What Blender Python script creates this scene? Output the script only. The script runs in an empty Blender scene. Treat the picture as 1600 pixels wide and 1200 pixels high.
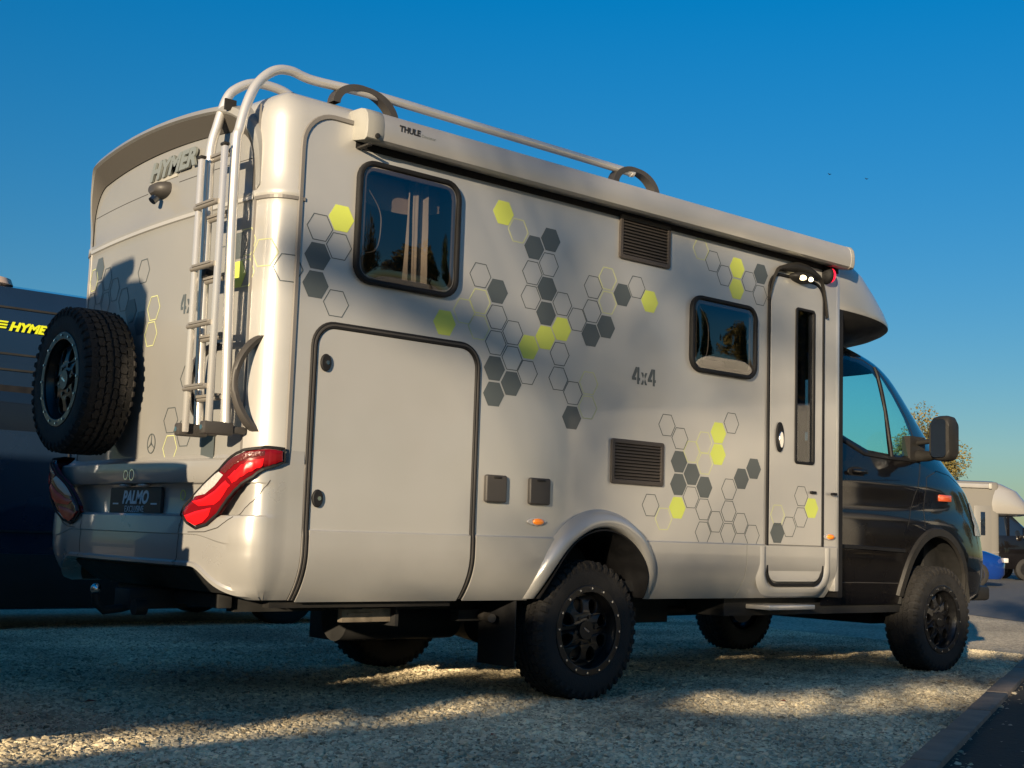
import bpy, bmesh, math, random
from math import sin, cos, pi, radians, sqrt, atan2
from mathutils import Vector, Matrix
from mathutils.bvhtree import BVHTree
random.seed(7)
S = bpy.context.scene
COL = S.collection

# ------------------------------------------------------------------ camera, sky, sun, exposure
CAM = Vector((-2.4844, -5.2387, 0.9048)); YAW, PITCH, ROLL = 0.8612, 0.1157, 0.0336
fw = Vector((cos(YAW)*cos(PITCH), sin(YAW)*cos(PITCH), sin(PITCH)))
r_ = Vector((sin(YAW), -cos(YAW), 0)); u_ = r_.cross(fw)
r2 = cos(ROLL)*r_ + sin(ROLL)*u_; u2 = -sin(ROLL)*r_ + cos(ROLL)*u_
cd = bpy.data.cameras.new('camera'); cam = bpy.data.objects.new('camera', cd); COL.objects.link(cam)
cam.matrix_world = Matrix(((r2.x, u2.x, -fw.x, CAM.x), (r2.y, u2.y, -fw.y, CAM.y), (r2.z, u2.z, -fw.z, CAM.z), (0, 0, 0, 1)))
cd.sensor_width = 36; cd.lens = 2028.94/1600*36; cd.clip_start = .05; cd.clip_end = 3000
S.camera = cam
SUN_EL, SUN_PHI = radians(10.5), radians(30)
sdir = Vector((-cos(SUN_EL)*cos(SUN_PHI), -cos(SUN_EL)*sin(SUN_PHI), sin(SUN_EL)))   # towards the sun
w = bpy.data.worlds.new('World'); S.world = w; w.use_nodes = True
nt = w.node_tree; bg = nt.nodes['Background']
sky = nt.nodes.new('ShaderNodeTexSky'); sky.sky_type = 'NISHITA'; sky.sun_disc = False
sky.sun_elevation = SUN_EL; sky.sun_rotation = atan2(sdir.x, sdir.y)
sky.air_density = 1.0; sky.dust_density = .3; sky.ozone_density = 3.0; sky.altitude = 200
hs = nt.nodes.new('ShaderNodeHueSaturation'); hs.inputs['Saturation'].default_value = 1.37
nt.links.new(sky.outputs[0], hs.inputs['Color'])
tcw = nt.nodes.new('ShaderNodeTexCoord'); sx = nt.nodes.new('ShaderNodeSeparateXYZ'); nt.links.new(tcw.outputs['Generated'], sx.inputs[0])
mrw = nt.nodes.new('ShaderNodeMapRange'); mrw.inputs[1].default_value = 0; mrw.inputs[2].default_value = .45; mrw.inputs[3].default_value = .43; mrw.inputs[4].default_value = .95
nt.links.new(sx.outputs[2], mrw.inputs[0]); mw_ = nt.nodes.new('ShaderNodeMix'); mw_.data_type = 'RGBA'; mw_.blend_type = 'MULTIPLY'; mw_.inputs[0].default_value = 1
nt.links.new(hs.outputs[0], mw_.inputs[6]); nt.links.new(mrw.outputs[0], mw_.inputs[7]); nt.links.new(mw_.outputs[2], bg.inputs['Color'])
bg.inputs['Strength'].default_value = .078
ld = bpy.data.lights.new('sun', 'SUN'); ld.energy = 5.0; ld.angle = radians(.55); ld.color = (1, .80, .54)
so = bpy.data.objects.new('sun', ld); COL.objects.link(so); so.rotation_euler = sdir.to_track_quat('Z', 'Y').to_euler()
S.view_settings.view_transform = 'Standard'; S.view_settings.look = 'None'
S.view_settings.exposure = 1.0; S.view_settings.gamma = 1; S.view_settings.use_curve_mapping = False

# ------------------------------------------------------------------ materials
def mat(name, col, rough=.5, metal=0, coat=0, emit=None, bump=0, bscale=30, var=0, vscale=3, spec=.5, dirt=0):
    m = bpy.data.materials.new(name); m.use_nodes = True; n = m.node_tree; b = n.nodes['Principled BSDF']
    b.inputs['Base Color'].default_value = (*col, 1); b.inputs['Roughness'].default_value = rough
    b.inputs['Metallic'].default_value = metal; b.inputs['Coat Weight'].default_value = coat
    b.inputs['Coat Roughness'].default_value = .04; b.inputs['Specular IOR Level'].default_value = spec
    tc = n.nodes.new('ShaderNodeTexCoord')
    if emit:
        b.inputs['Emission Color'].default_value = (*emit[0], 1); b.inputs['Emission Strength'].default_value = emit[1]
    if var:
        t = n.nodes.new('ShaderNodeTexNoise'); t.inputs['Scale'].default_value = vscale; t.inputs['Detail'].default_value = 7
        n.links.new(tc.outputs['Object'], t.inputs['Vector'])
        mr = n.nodes.new('ShaderNodeMapRange'); mr.inputs[1].default_value = .3; mr.inputs[2].default_value = .7
        mr.inputs[3].default_value = 1-var; mr.inputs[4].default_value = 1+var
        n.links.new(t.outputs[0], mr.inputs[0])
        mx = n.nodes.new('ShaderNodeMix'); mx.data_type = 'RGBA'; mx.blend_type = 'MULTIPLY'; mx.inputs[0].default_value = 1
        mx.inputs[6].default_value = (*col, 1); n.links.new(mr.outputs[0], mx.inputs[7]); n.links.new(mx.outputs[2], b.inputs['Base Color'])
        m2 = n.nodes.new('ShaderNodeMapRange'); m2.inputs[1].default_value = .3; m2.inputs[2].default_value = .7
        m2.inputs[3].default_value = max(.02, rough-.07); m2.inputs[4].default_value = min(1, rough+.09)
        n.links.new(t.outputs[0], m2.inputs[0]); n.links.new(m2.outputs[0], b.inputs['Roughness'])
    if bump:
        t = n.nodes.new('ShaderNodeTexNoise'); t.inputs['Scale'].default_value = bscale; t.inputs['Detail'].default_value = 4
        n.links.new(tc.outputs['Object'], t.inputs['Vector'])
        bp = n.nodes.new('ShaderNodeBump'); bp.inputs['Strength'].default_value = bump; bp.inputs['Distance'].default_value = .01
        n.links.new(t.outputs[0], bp.inputs['Height']); n.links.new(bp.outputs[0], b.inputs['Normal'])
    return m
def glass(name, tint, gloss=.04, ior=1.5):
    m = bpy.data.materials.new(name); m.use_nodes = True; n = m.node_tree; n.nodes.clear()
    o = n.nodes.new('ShaderNodeOutputMaterial'); t = n.nodes.new('ShaderNodeBsdfTransparent'); t.inputs[0].default_value = (*tint, 1)
    g = n.nodes.new('ShaderNodeBsdfGlossy'); g.inputs['Roughness'].default_value = gloss
    lw = n.nodes.new('ShaderNodeLayerWeight'); lw.inputs[0].default_value = .5
    pw = n.nodes.new('ShaderNodeMath'); pw.operation = 'POWER'; pw.inputs[1].default_value = 4; n.links.new(lw.outputs['Facing'], pw.inputs[0])
    f = n.nodes.new('ShaderNodeMath'); f.operation = 'MULTIPLY_ADD'; f.inputs[1].default_value = .85; f.inputs[2].default_value = ((ior-1)/(ior+1))**2*1.6; n.links.new(pw.outputs[0], f.inputs[0])
    tc = n.nodes.new('ShaderNodeTexCoord'); nz = n.nodes.new('ShaderNodeTexNoise'); nz.inputs['Scale'].default_value = 2.2
    bp = n.nodes.new('ShaderNodeBump'); bp.inputs['Strength'].default_value = .12; bp.inputs['Distance'].default_value = .01
    n.links.new(tc.outputs['Object'], nz.inputs[0]); n.links.new(nz.outputs[0], bp.inputs['Height']); n.links.new(bp.outputs[0], g.inputs['Normal'])
    mx = n.nodes.new('ShaderNodeMixShader'); n.links.new(f.outputs[0], mx.inputs[0]); n.links.new(t.outputs[0], mx.inputs[1]); n.links.new(g.outputs[0], mx.inputs[2])
    n.links.new(mx.outputs[0], o.inputs[0]); return m
M = {}
M['silver'] = mat('silver_paint', (.40, .395, .38), .40, .25, .5, var=.03, vscale=2, bump=.03, bscale=2.5)
M['silver_side'] = mat('silver_side_paint', (.47, .465, .45), .36, .42, .7, var=.03, vscale=2.5, bump=.06, bscale=1.8)
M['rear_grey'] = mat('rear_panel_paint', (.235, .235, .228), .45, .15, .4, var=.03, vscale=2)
M['skirt'] = mat('skirt_paint', (.42, .415, .40), .34, .4, .7, var=.05, vscale=3)
M['bumper'] = mat('bumper_paint', (.36, .356, .345), .32, .35, .7, var=.05, vscale=3)
M['alu'] = mat('anodised_aluminium', (.66, .64, .61), .34, .6, 0)
M['awning'] = mat('awning_aluminium', (.42, .41, .395), .38, .4, .1, var=.04, vscale=3)
M['awn_cap'] = mat('awning_plastic', (.30, .295, .27), .45, var=.03)
M['trim'] = mat('grey_trim', (.15, .142, .135), .5, .1, var=.08)
M['rubber'] = mat('black_rubber', (.010, .010, .011), .6, var=.2, vscale=12, spec=.25)
M['plastic'] = mat('dark_plastic', (.018, .017, .016), .55, var=.15, vscale=9, bump=.1, bscale=300, spec=.3)
M['grey_plastic'] = mat('grey_plastic', (.045, .042, .040), .5, var=.1, vscale=6, spec=.35)
M['vent'] = mat('vent_plastic', (.06, .052, .047), .5, var=.1, vscale=6, spec=.3)
M['black_paint'] = mat('black_paint', (.004, .0035, .004), .3, 0, 1, spec=.1, var=.1, vscale=3, bump=.02, bscale=3)
M['tyre'] = mat('tyre_rubber', (.012, .0115, .0115), .8, var=.35, vscale=14, bump=.35, bscale=120)
M['tread'] = mat('dusty_tread_rubber', (.012, .011, .0105), .9, var=.6, vscale=18, bump=.5, bscale=160)
M['rim'] = mat('rim_black', (.012, .012, .013), .35, .4, .3, var=.2, vscale=20)
M['bolt'] = mat('bolt_steel', (.8, .8, .8), .25, 1)
M['chrome'] = mat('chrome', (.75, .75, .76), .12, 1)
M['under'] = mat('underbody_black', (.012, .012, .012), .7, var=.3, vscale=8)
M['rung'] = mat('rung_aluminium', (.24, .225, .205), .45, .4)
M['pipe'] = mat('sooty_pipe', (.06, .055, .05), .6, .5, var=.3, vscale=20)
M['steel'] = mat('galvanised_steel', (.26, .22, .17), .6, .3, var=.3, vscale=20)
M['decal_dark'] = mat('decal_dark_grey', (.085, .10, .105), .4, .2, .2)
M['decal_lime'] = mat('decal_lime', (.50, .57, .10), .42, 0, .2)
M['decal_lime_pale'] = mat('decal_lime_pale', (.52, .55, .25), .42, 0, .2)
M['red'] = mat('red_lens', (.68, .008, .012), .3, 0, .12, spec=.25)
M['red_dark'] = mat('dark_red_lens', (.14, .003, .006), .25, 0, .2, spec=.3)
M['clear_lens'] = mat('clear_lens', (.42, .41, .40), .25, .0, .3, bump=.6, bscale=60)
M['smoke_lens'] = mat('smoke_lens', (.10, .02, .02), .2, .1, .4, bump=.6, bscale=80)
M['amber'] = mat('amber_lens', (.85, .22, .015), .18, 0, 1, emit=((1, .3, .02), .08))
M['blinker'] = mat('orange_red_lens', (.55, .09, .03), .2, 0, 1)
M['lamp'] = mat('lit_lamp', (.9, .8, .6), .3, emit=((1, .80, .45), 3.0))
M['redlamp'] = mat('lit_red_lamp', (.6, .01, .02), .2, emit=((1, .01, .04), .9))
M['white_print'] = mat('white_print', (.55, .68, .75), .5)
M['black_print'] = mat('black_print', (.02, .02, .02), .5)
M['letter'] = mat('raised_letter', (.22, .24, .23), .4, .3, .2)
M['curtain'] = mat('curtain_cloth', (.34, .33, .31), .9, var=.06, vscale=10)
M['blind'] = mat('pleated_blind', (.30, .26, .22), .8)
M['interior'] = mat('interior_wall', (.32, .28, .235), .8)
M['cushion'] = mat('navy_cushion', (.02, .03, .06), .8)
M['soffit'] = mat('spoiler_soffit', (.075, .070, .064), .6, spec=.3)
M['seat'] = mat('seat_fabric', (.05, .05, .055), .9)
M['pane'] = glass('acrylic_pane', (.56, .52, .49), .02, 1.95)
M['door_pane'] = glass('door_pane', (.40, .42, .46), .02, 1.6)
M['cabglass'] = glass('cab_glass', (.66, .97, .95), .01, 1.4)
M['darkglass'] = mat('dark_glass', (.008, .012, .02), .05, 0, 1)
M['navy'] = mat('navy_van_paint', (.012, .026, .055), .22, .2, 1, var=.05)
M['lime_vinyl'] = mat('lime_vinyl', (.62, .68, .02), .45)
M['white_paint'] = mat('white_vehicle_paint', (.62, .60, .56), .35, 0, .4, var=.04)
M['blue_paint'] = mat('blue_car_paint', (.006, .035, .20), .2, .2, 1)
M['camper_pale'] = mat('camper_pale', (.15, .145, .135), .4, 0, .3)
M['camper_silver'] = mat('camper_silver', (.42, .40, .37), .3, .5, .5)
M['tan'] = mat('tan_roof_box', (.55, .42, .34), .5)
M['asphalt'] = mat('asphalt', (.075, .077, .08), .85, var=.25, vscale=6, bump=.4, bscale=90)
M['kerb'] = mat('kerb_concrete', (.20, .16, .125), .85, var=.25, vscale=7, bump=.5, bscale=70)
M['road_line'] = mat('pale_setts', (.38, .34, .28), .8, var=.2, vscale=8)
M['soil'] = mat('bed_soil', (.028, .024, .018), .95, var=.4, vscale=12, bump=.8, bscale=40)
M['bark'] = mat('bark', (.07, .05, .035), .9, var=.4, vscale=15, bump=.6, bscale=20)
M['van_band'] = mat('van_trim', (.03, .05, .07), .15, 0, 1)
M['grass'] = mat('verge_grass', (.05, .06, .025), .9, var=.3, vscale=4, bump=.6, bscale=40)
M['wall_far'] = mat('hall_cladding', (.40, .38, .34), .7, var=.1, vscale=1)

# ------------------------------------------------------------------ helpers
def link(o): COL.objects.link(o); return o
def tag(o, label=None, cat=None, group=None, kind=None):
    if label: o['label'] = label
    if cat: o['category'] = cat
    if group: o['group'] = group
    if kind: o['kind'] = kind
    return o
def empty(name, loc, rz=0, label=None, cat=None, group=None):
    o = bpy.data.objects.new(name, None); link(o); o.location = loc; o.rotation_euler = (0, 0, rz); o.empty_display_size = .2
    return tag(o, label, cat, group)
def setparent(o, p, keep):
    if p is None: return
    o.parent = p
    if keep:                                    # vertices already in world space
        mw = worldmat(p); o.matrix_parent_inverse = mw.inverted()
def worldmat(o):
    m = Matrix.LocRotScale(o.location, o.rotation_euler, o.scale)
    return m if o.parent is None else worldmat(o.parent) @ o.matrix_parent_inverse @ m
def build(name, me_or_bm, m=None, parent=None, keep=True, smooth=None):
    if isinstance(me_or_bm, bmesh.types.BMesh):
        me = bpy.data.meshes.new(name); me_or_bm.to_mesh(me); me_or_bm.free()
    else: me = me_or_bm
    if m is not None: me.materials.clear(); me.materials.append(m)
    o = bpy.data.objects.new(name, me); link(o); setparent(o, parent, keep)
    if smooth is not None: smooth_angle(me, smooth)
    return o
def smooth_angle(me, deg):
    bm = bmesh.new(); bm.from_mesh(me); a = radians(deg)
    for f in bm.faces: f.smooth = True
    for e in bm.edges: e.smooth = not (len(e.link_faces) != 2 or e.calc_face_angle(0) > a)
    bm.to_mesh(me); bm.free()
def mesh(vs, fs):
    me = bpy.data.meshes.new('m'); me.from_pydata([tuple(v) for v in vs], [], fs); me.update(); return me
class MB:
    def __init__(s): s.v = []; s.f = []
    def add(s, vs, fs, mtx=None):
        k = len(s.v)
        s.v += [tuple(mtx @ Vector(v)) if mtx else tuple(v) for v in vs]; s.f += [tuple(i+k for i in f) for f in fs]
    def box(s, x0, x1, y0, y1, z0, z1, mtx=None):
        s.add([(x0,y0,z0),(x1,y0,z0),(x1,y1,z0),(x0,y1,z0),(x0,y0,z1),(x1,y0,z1),(x1,y1,z1),(x0,y1,z1)],
              [(0,3,2,1),(4,5,6,7),(0,1,5,4),(1,2,6,5),(2,3,7,6),(3,0,4,7)], mtx)
    def cyl(s, p, q, r, n=16, r1=None, cap=True):
        p = Vector(p); q = Vector(q); r1 = r if r1 is None else r1; d = (q-p).normalized()
        a = d.orthogonal().normalized(); b = d.cross(a); vs = []
        for c, rr in ((p, r), (q, r1)):
            for i in range(n): t = 2*pi*i/n; vs.append(c + rr*(cos(t)*a+sin(t)*b))
        fs = [(i, (i+1) % n, n+(i+1) % n, n+i) for i in range(n)]
        if cap: fs += [tuple(reversed(range(n))), tuple(range(n, 2*n))]
        s.add(vs, fs)
    def mesh(s, me, mtx=None): s.add([v.co for v in me.vertices], [tuple(p.vertices) for p in me.polygons], mtx)
    def build(s, name, m, parent=None, keep=True, smooth=None, bevel=0):
        me = mesh(s.v, s.f)
        if bevel:
            bm = bmesh.new(); bm.from_mesh(me); bmesh.ops.remove_doubles(bm, verts=bm.verts, dist=1e-5)
            bmesh.ops.bevel(bm, geom=bm.edges[:], offset=bevel, segments=2, profile=.5, affect='EDGES', clamp_overlap=True); bm.to_mesh(me); bm.free()
        return build(name, me, m, parent, keep, smooth if smooth is not None else (40 if bevel else None))
def grid(rows, closed=False, flip=False):       # rows of equal length
    n = len(rows[0]); vs = [p for r in rows for p in r]; fs = []
    for j in range(len(rows)-1):
        for i in range(n if closed else n-1):
            a, b = j*n+i, j*n+(i+1) % n; c, d = b+n, a+n
            fs.append((d, c, b, a) if flip else (a, b, c, d))
    return vs, fs
def tube(pts, r, n=12, closed=False, ru=None):
    pts = [Vector(p) for p in pts]; rows = []; N = len(pts); prev = None
    for i, p in enumerate(pts):
        a = pts[(i-1) % N] if (closed or i) else p; b = pts[(i+1) % N] if (closed or i < N-1) else p
        d = (b-a).normalized()
        if prev is None: x = d.orthogonal().normalized()
        else: x = (prev - d*prev.dot(d)).normalized()
        prev = x; y = d.cross(x); rr = r[i] if isinstance(r, (list, tuple)) else r
        rows.append([p+rr*(cos(2*pi*k/n)*x+sin(2*pi*k/n)*y) for k in range(n)])
    if closed: rows.append(rows[0])
    vs, fs = grid(rows, True)
    if not closed: fs += [tuple(range(n)), tuple(range(len(vs)-n, len(vs)))[::-1]]
    return vs, fs
def smooth_path(pts, k=6):                       # Catmull-Rom
    pts = [Vector(p) for p in pts]; P = [2*pts[0]-pts[1]] + pts + [2*pts[-1]-pts[-2]]; out = []
    for i in range(1, len(P)-2):
        for j in range(k):
            t = j/k; a, b, c, d = P[i-1:i+3]
            out.append(.5*((2*b)+(c-a)*t+(2*a-5*b+4*c-d)*t*t+(3*b-a-3*c+d)*t**3))
    out.append(pts[-1]); return out
def rrect(x0, x1, y0, y1, r, n=6):
    if not isinstance(r, (list, tuple)): r = [r]*4   # bl, br, tr, tl
    out = []
    for (cx, cy, a0, rr) in ((x0+r[0], y0+r[0], pi, r[0]), (x1-r[1], y0+r[1], 1.5*pi, r[1]), (x1-r[2], y1-r[2], 0, r[2]), (x0+r[3], y1-r[3], .5*pi, r[3])):
        out += [(cx+rr*cos(a0+pi/2*i/n), cy+rr*sin(a0+pi/2*i/n)) for i in range(n+1)] if rr > 0 else [(cx, cy)]
    return out
def circ(cx, cy, r, n=24, ry=None): return [(cx+r*cos(2*pi*i/n), cy+(ry or r)*sin(2*pi*i/n)) for i in range(n)]
def plate(outers, holes=(), depth=.01, bevel=0):  # filled 2-D shape, front face at z=+depth (after bevel), back at 0
    cu = bpy.data.curves.new('c', 'CURVE'); cu.dimensions = '2D'; cu.fill_mode = 'BOTH'
    for poly in list(outers)+list(holes):
        sp = cu.splines.new('POLY'); sp.points.add(len(poly)-1); sp.use_cyclic_u = True
        for i, p in enumerate(poly): sp.points[i].co = (p[0], p[1], 0, 1)
    cu.extrude = max(depth/2-bevel, 1e-5); cu.bevel_depth = bevel; cu.bevel_resolution = 1; cu.offset = -bevel
    o = bpy.data.objects.new('c', cu); me = bpy.data.meshes.new_from_object(o)
    bpy.data.objects.remove(o); bpy.data.curves.remove(cu)
    for v in me.vertices: v.co.z += depth/2
    return me
def textmesh(s, size, shear=0, offset=0, depth=.002, sx=1, align='CENTER', spacing=1):
    cu = bpy.data.curves.new('t', 'FONT'); cu.body = s; cu.size = size; cu.shear = shear; cu.offset = offset; cu.extrude = depth/2
    cu.align_x = align; cu.align_y = 'CENTER'; cu.space_character = spacing; cu.resolution_u = 3
    o = bpy.data.objects.new('t', cu); me = bpy.data.meshes.new_from_object(o)
    bpy.data.objects.remove(o); bpy.data.curves.remove(cu)
    for v in me.vertices: v.co.x *= sx; v.co.z += depth/2
    return me
def SIDE(x, y, z): return Matrix(((1,0,0,x),(0,0,-1,y),(0,1,0,z),(0,0,0,1)))      # facing -Y
def REAR(x, y, z): return Matrix(((0,0,-1,x),(-1,0,0,y),(0,1,0,z),(0,0,0,1)))     # facing -X
def place(me, mtx): me.transform(mtx); return me
def carve(bm, poly, test):                        # poly: convex, counter-clockwise (x,z); returns faces inside
    xs = [p[0] for p in poly]; zs = [p[1] for p in poly]
    ins = []
    for f in bm.faces:
        fx = [v.co.x for v in f.verts]; fz = [v.co.z for v in f.verts]
        if test(f.calc_center_median()) and max(fx) > min(xs) and min(fx) < max(xs) and max(fz) > min(zs) and min(fz) < max(zs): ins.append(f)
    N = len(poly)
    for i in range(N):
        a, b = poly[i], poly[(i+1) % N]; no = Vector((b[1]-a[1], 0, -(b[0]-a[0])))
        if no.length < 1e-6: continue
        no.normalize(); co = Vector((a[0], 0, a[1]))
        g = set(ins)
        for f in ins: g.update(f.edges); g.update(f.verts)
        res = bmesh.ops.bisect_plane(bm, geom=list(g), plane_co=co, plane_no=no, dist=1e-6)
        fs = [e for e in res['geom'] if isinstance(e, bmesh.types.BMFace)]
        ins = [f for f in fs if (f.calc_center_median()-co).dot(no) < 0]
    return ins
def split_off(bm, faces):
    nb = bmesh.new(); mp = {}
    for f in faces:
        vs = []
        for v in f.verts:
            if v not in mp: mp[v] = nb.verts.new(v.co)
            vs.append(mp[v])
        try: nb.faces.new(vs)
        except ValueError: pass
    bmesh.ops.delete(bm, geom=list(faces), context='FACES'); return nb
def ribbon(pts, nrm, wd, th):                     # thin raised strip along points with given normals
    vs = []; fs = []; N = len(pts)
    for i in range(N):
        p = Vector(pts[i]); d = (Vector(pts[min(i+1, N-1)])-Vector(pts[max(i-1, 0)])).normalized(); n = Vector(nrm[i]); s = d.cross(n).normalized()
        vs += [p-s*wd/2, p-s*wd*.35+n*th, p+s*wd*.35+n*th, p+s*wd/2]
    for i in range(N-1):
        a = 4*i
        fs += [(a, a+1, a+5, a+4), (a+1, a+2, a+6, a+5), (a+2, a+3, a+7, a+6)]
    return vs, fs

# ================================================================== GROUND
def sheet(name, poly, z, m, label=None):
    me = mesh([(x, y, z) for x, y in poly], [tuple(range(len(poly)))]); return tag(build(name, me, m), label, None, None, 'structure')
gm = bpy.data.materials.new('gravel_ground'); gm.use_nodes = True; n = gm.node_tree; b = n.nodes['Principled BSDF']
tc = n.nodes.new('ShaderNodeTexCoord'); vo = n.nodes.new('ShaderNodeTexVoronoi'); vo.inputs['Scale'].default_value = 42
n.links.new(tc.outputs['Object'], vo.inputs['Vector'])
v2 = n.nodes.new('ShaderNodeTexNoise'); v2.inputs['Scale'].default_value = .9; v2.inputs['Detail'].default_value = 6; n.links.new(tc.outputs['Object'], v2.inputs['Vector'])
cr = n.nodes.new('ShaderNodeValToRGB'); n.links.new(vo.outputs['Color'], cr.inputs[0])
e = cr.color_ramp.elements; e[0].position = 0; e[0].color = (.18, .15, .11, 1); e[1].position = 1; e[1].color = (.64, .55, .39, 1)
q = cr.color_ramp.elements.new(.5); q.color = (.44, .375, .27, 1)
mx = n.nodes.new('ShaderNodeMix'); mx.data_type = 'RGBA'; mx.blend_type = 'MULTIPLY'; mx.inputs[0].default_value = .7
mr = n.nodes.new('ShaderNodeMapRange'); mr.inputs[1].default_value = .3; mr.inputs[2].default_value = .7; mr.inputs[3].default_value = .55; mr.inputs[4].default_value = 1.15
n.links.new(v2.outputs[0], mr.inputs[0]); n.links.new(cr.outputs[0], mx.inputs[6]); n.links.new(mr.outputs[0], mx.inputs[7])
n.links.new(mx.outputs[2], b.inputs['Base Color']); b.inputs['Roughness'].default_value = .85
bp = n.nodes.new('ShaderNodeBump'); bp.inputs['Strength'].default_value = 1; bp.inputs['Distance'].default_value = .02; bp.invert = True
n.links.new(vo.outputs['Distance'], bp.inputs['Height']); n.links.new(bp.outputs[0], b.inputs['Normal'])
M['gravel'] = gm
G = sheet('ground', [(-500, -500), (900, -500), (900, 900), (-500, 900)], 0, gm)
# asphalt lane ahead, verge beyond
sheet('road', [(13.3, 2.6), (60, -3), (130, 40), (60, 60), (22, 9.5), (15.0, 5.2)], .004, M['asphalt'])
sheet('grass', [(-60, 22), (14, 22), (24, 60), (-60, 80)], .004, M['grass'])
# pale sett line across the lane
sheet('road_marking', [(20.2, 4.9), (30, 3.6), (30.3, 4.9), (21.5, 6.2)], .008, M['road_line'])

# ---- loose gravel stones (uncountable): one object, geometry nodes instances
stone_meshes = []
def stone(seed, s):
    rnd = random.Random(seed); bm = bmesh.new(); bmesh.ops.create_icosphere(bm, subdivisions=1, radius=1)
    for v in bm.verts:
        v.co *= rnd.uniform(.72, 1.18)
    for v in bm.verts: v.co = Vector((v.co.x*s*1.15, v.co.y*s*.85, v.co.z*s*.55))
    me = bpy.data.meshes.new('stone'); bm.to_mesh(me); bm.free(); return me
sm = bpy.data.materials.new('limestone_chip'); sm.use_nodes = True; n = sm.node_tree; b = n.nodes['Principled BSDF']
oi = n.nodes.new('ShaderNodeObjectInfo'); cr = n.nodes.new('ShaderNodeValToRGB'); n.links.new(oi.outputs['Random'], cr.inputs[0])
e = cr.color_ramp.elements; e[0].color = (.20, .165, .105, 1); e[1].color = (.86, .75, .50, 1)
for ps, c in ((.15, (.42, .355, .235, 1)), (.6, (.64, .545, .37, 1)), (.85, (.78, .67, .45, 1))): q = e.new(ps); q.color = c
ge = n.nodes.new('ShaderNodeNewGeometry'); nz = n.nodes.new('ShaderNodeTexNoise'); nz.inputs['Scale'].default_value = .8; nz.inputs['Detail'].default_value = 6; n.links.new(ge.outputs['Position'], nz.inputs['Vector'])
mr = n.nodes.new('ShaderNodeMapRange'); mr.inputs[1].default_value = .35; mr.inputs[2].default_value = .62; mr.inputs[3].default_value = .50; mr.inputs[4].default_value = 1.1; n.links.new(nz.outputs[0], mr.inputs[0])
mx = n.nodes.new('ShaderNodeMix'); mx.data_type = 'RGBA'; mx.blend_type = 'MULTIPLY'; mx.inputs[0].default_value = 1; n.links.new(cr.outputs[0], mx.inputs[6]); n.links.new(mr.outputs[0], mx.inputs[7])
n.links.new(mx.outputs[2], b.inputs['Base Color']); b.inputs['Roughness'].default_value = .8
sc = bpy.data.collections.new('stone_sources')
for i in range(5):
    me = stone(i, .0130); me.materials.append(sm); sc.objects.link(bpy.data.objects.new('stone_source', me))
def gravel_patch(name, poly, dens, smin, smax, seed):
    me = mesh([(x, y, .002) for x, y in poly], [tuple(range(len(poly)))]); o = build(name, me, sm); tag(o, None, None, None, 'stuff')
    ng = bpy.data.node_groups.new('gravel', 'GeometryNodeTree')
    ng.interface.new_socket('Geometry', in_out='INPUT', socket_type='NodeSocketGeometry'); ng.interface.new_socket('Geometry', in_out='OUTPUT', socket_type='NodeSocketGeometry')
    N = ng.nodes; gi = N.new('NodeGroupInput'); go = N.new('NodeGroupOutput')
    d = N.new('GeometryNodeDistributePointsOnFaces'); d.inputs['Density'].default_value = dens; d.inputs['Seed'].default_value = seed
    ci = N.new('GeometryNodeCollectionInfo'); ci.inputs[0].default_value = sc; ci.inputs['Separate Children'].default_value = True; ci.inputs['Reset Children'].default_value = True
    ip = N.new('GeometryNodeInstanceOnPoints'); ip.inputs['Pick Instance'].default_value = True
    rr = N.new('FunctionNodeRandomValue'); rr.data_type = 'FLOAT_VECTOR'; rr.inputs[0].default_value = (-.6, -.6, 0); rr.inputs[1].default_value = (.6, .6, 6.28)
    rs = N.new('FunctionNodeRandomValue'); rs.data_type = 'FLOAT'; rs.inputs[2].default_value = smin; rs.inputs[3].default_value = smax
    L = ng.links.new
    L(gi.outputs[0], d.inputs[0]); L(d.outputs[0], ip.inputs['Points']); L(ci.outputs[0], ip.inputs['Instance'])
    L(rr.outputs[0], ip.inputs['Rotation']); L(rs.outputs[1], ip.inputs['Scale'])
    L(ip.outputs[0], go.inputs[0])
    mo = o.modifiers.new('gravel', 'NODES'); mo.node_group = ng; return o
gravel_patch('gravel', [(-2.2, -2.6), (1.2, -3.4), (3.0, -2.05), (7.85, .02), (8.6, .5), (9.0, 6), (2, 6), (-1.5, 3.2)], 5600, .5, 1.3, 3)
gravel_patch('coarse_gravel', [(-2.2, -2.6), (1.2, -3.4), (3.0, -2.05), (7.85, .02), (8.6, .5), (6, 4), (2, 4), (-1.5, 1)], 130, 1.5, 2.3, 9)

# kerb stones along the planted bed, lower right
kd = Vector((7.9-2.41, .236+2.151, 0)); kl = kd.length; kd.normalize(); kn = Vector((kd.y, -kd.x, 0))   # kn points to the bed side
kerb = empty('kerb_edging', (2.41, -2.151, 0), atan2(kd.y, kd.x), 'low concrete kerb edging between the gravel and the dark planted bed', 'kerb')
K0 = -2.0; i = 0
while K0 < 16:
    mb = MB(); mb.box(K0+.004, K0+.996, -.13, 0, -.1, .035+.004*(i % 3)); mb.build('kerb_stone', M['kerb'], kerb, keep=False, bevel=.008); K0 += 1.0; i += 1
a = Vector((2.41, -2.151, 0)) + kn*.13
sheet('planting_bed', [tuple((a-kd*2)[:2]), tuple((a-kd*2+kn*9)[:2]), tuple((a+kd*16+kn*9)[:2]), tuple((a+kd*16)[:2])], .012, M['soil'])
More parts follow.
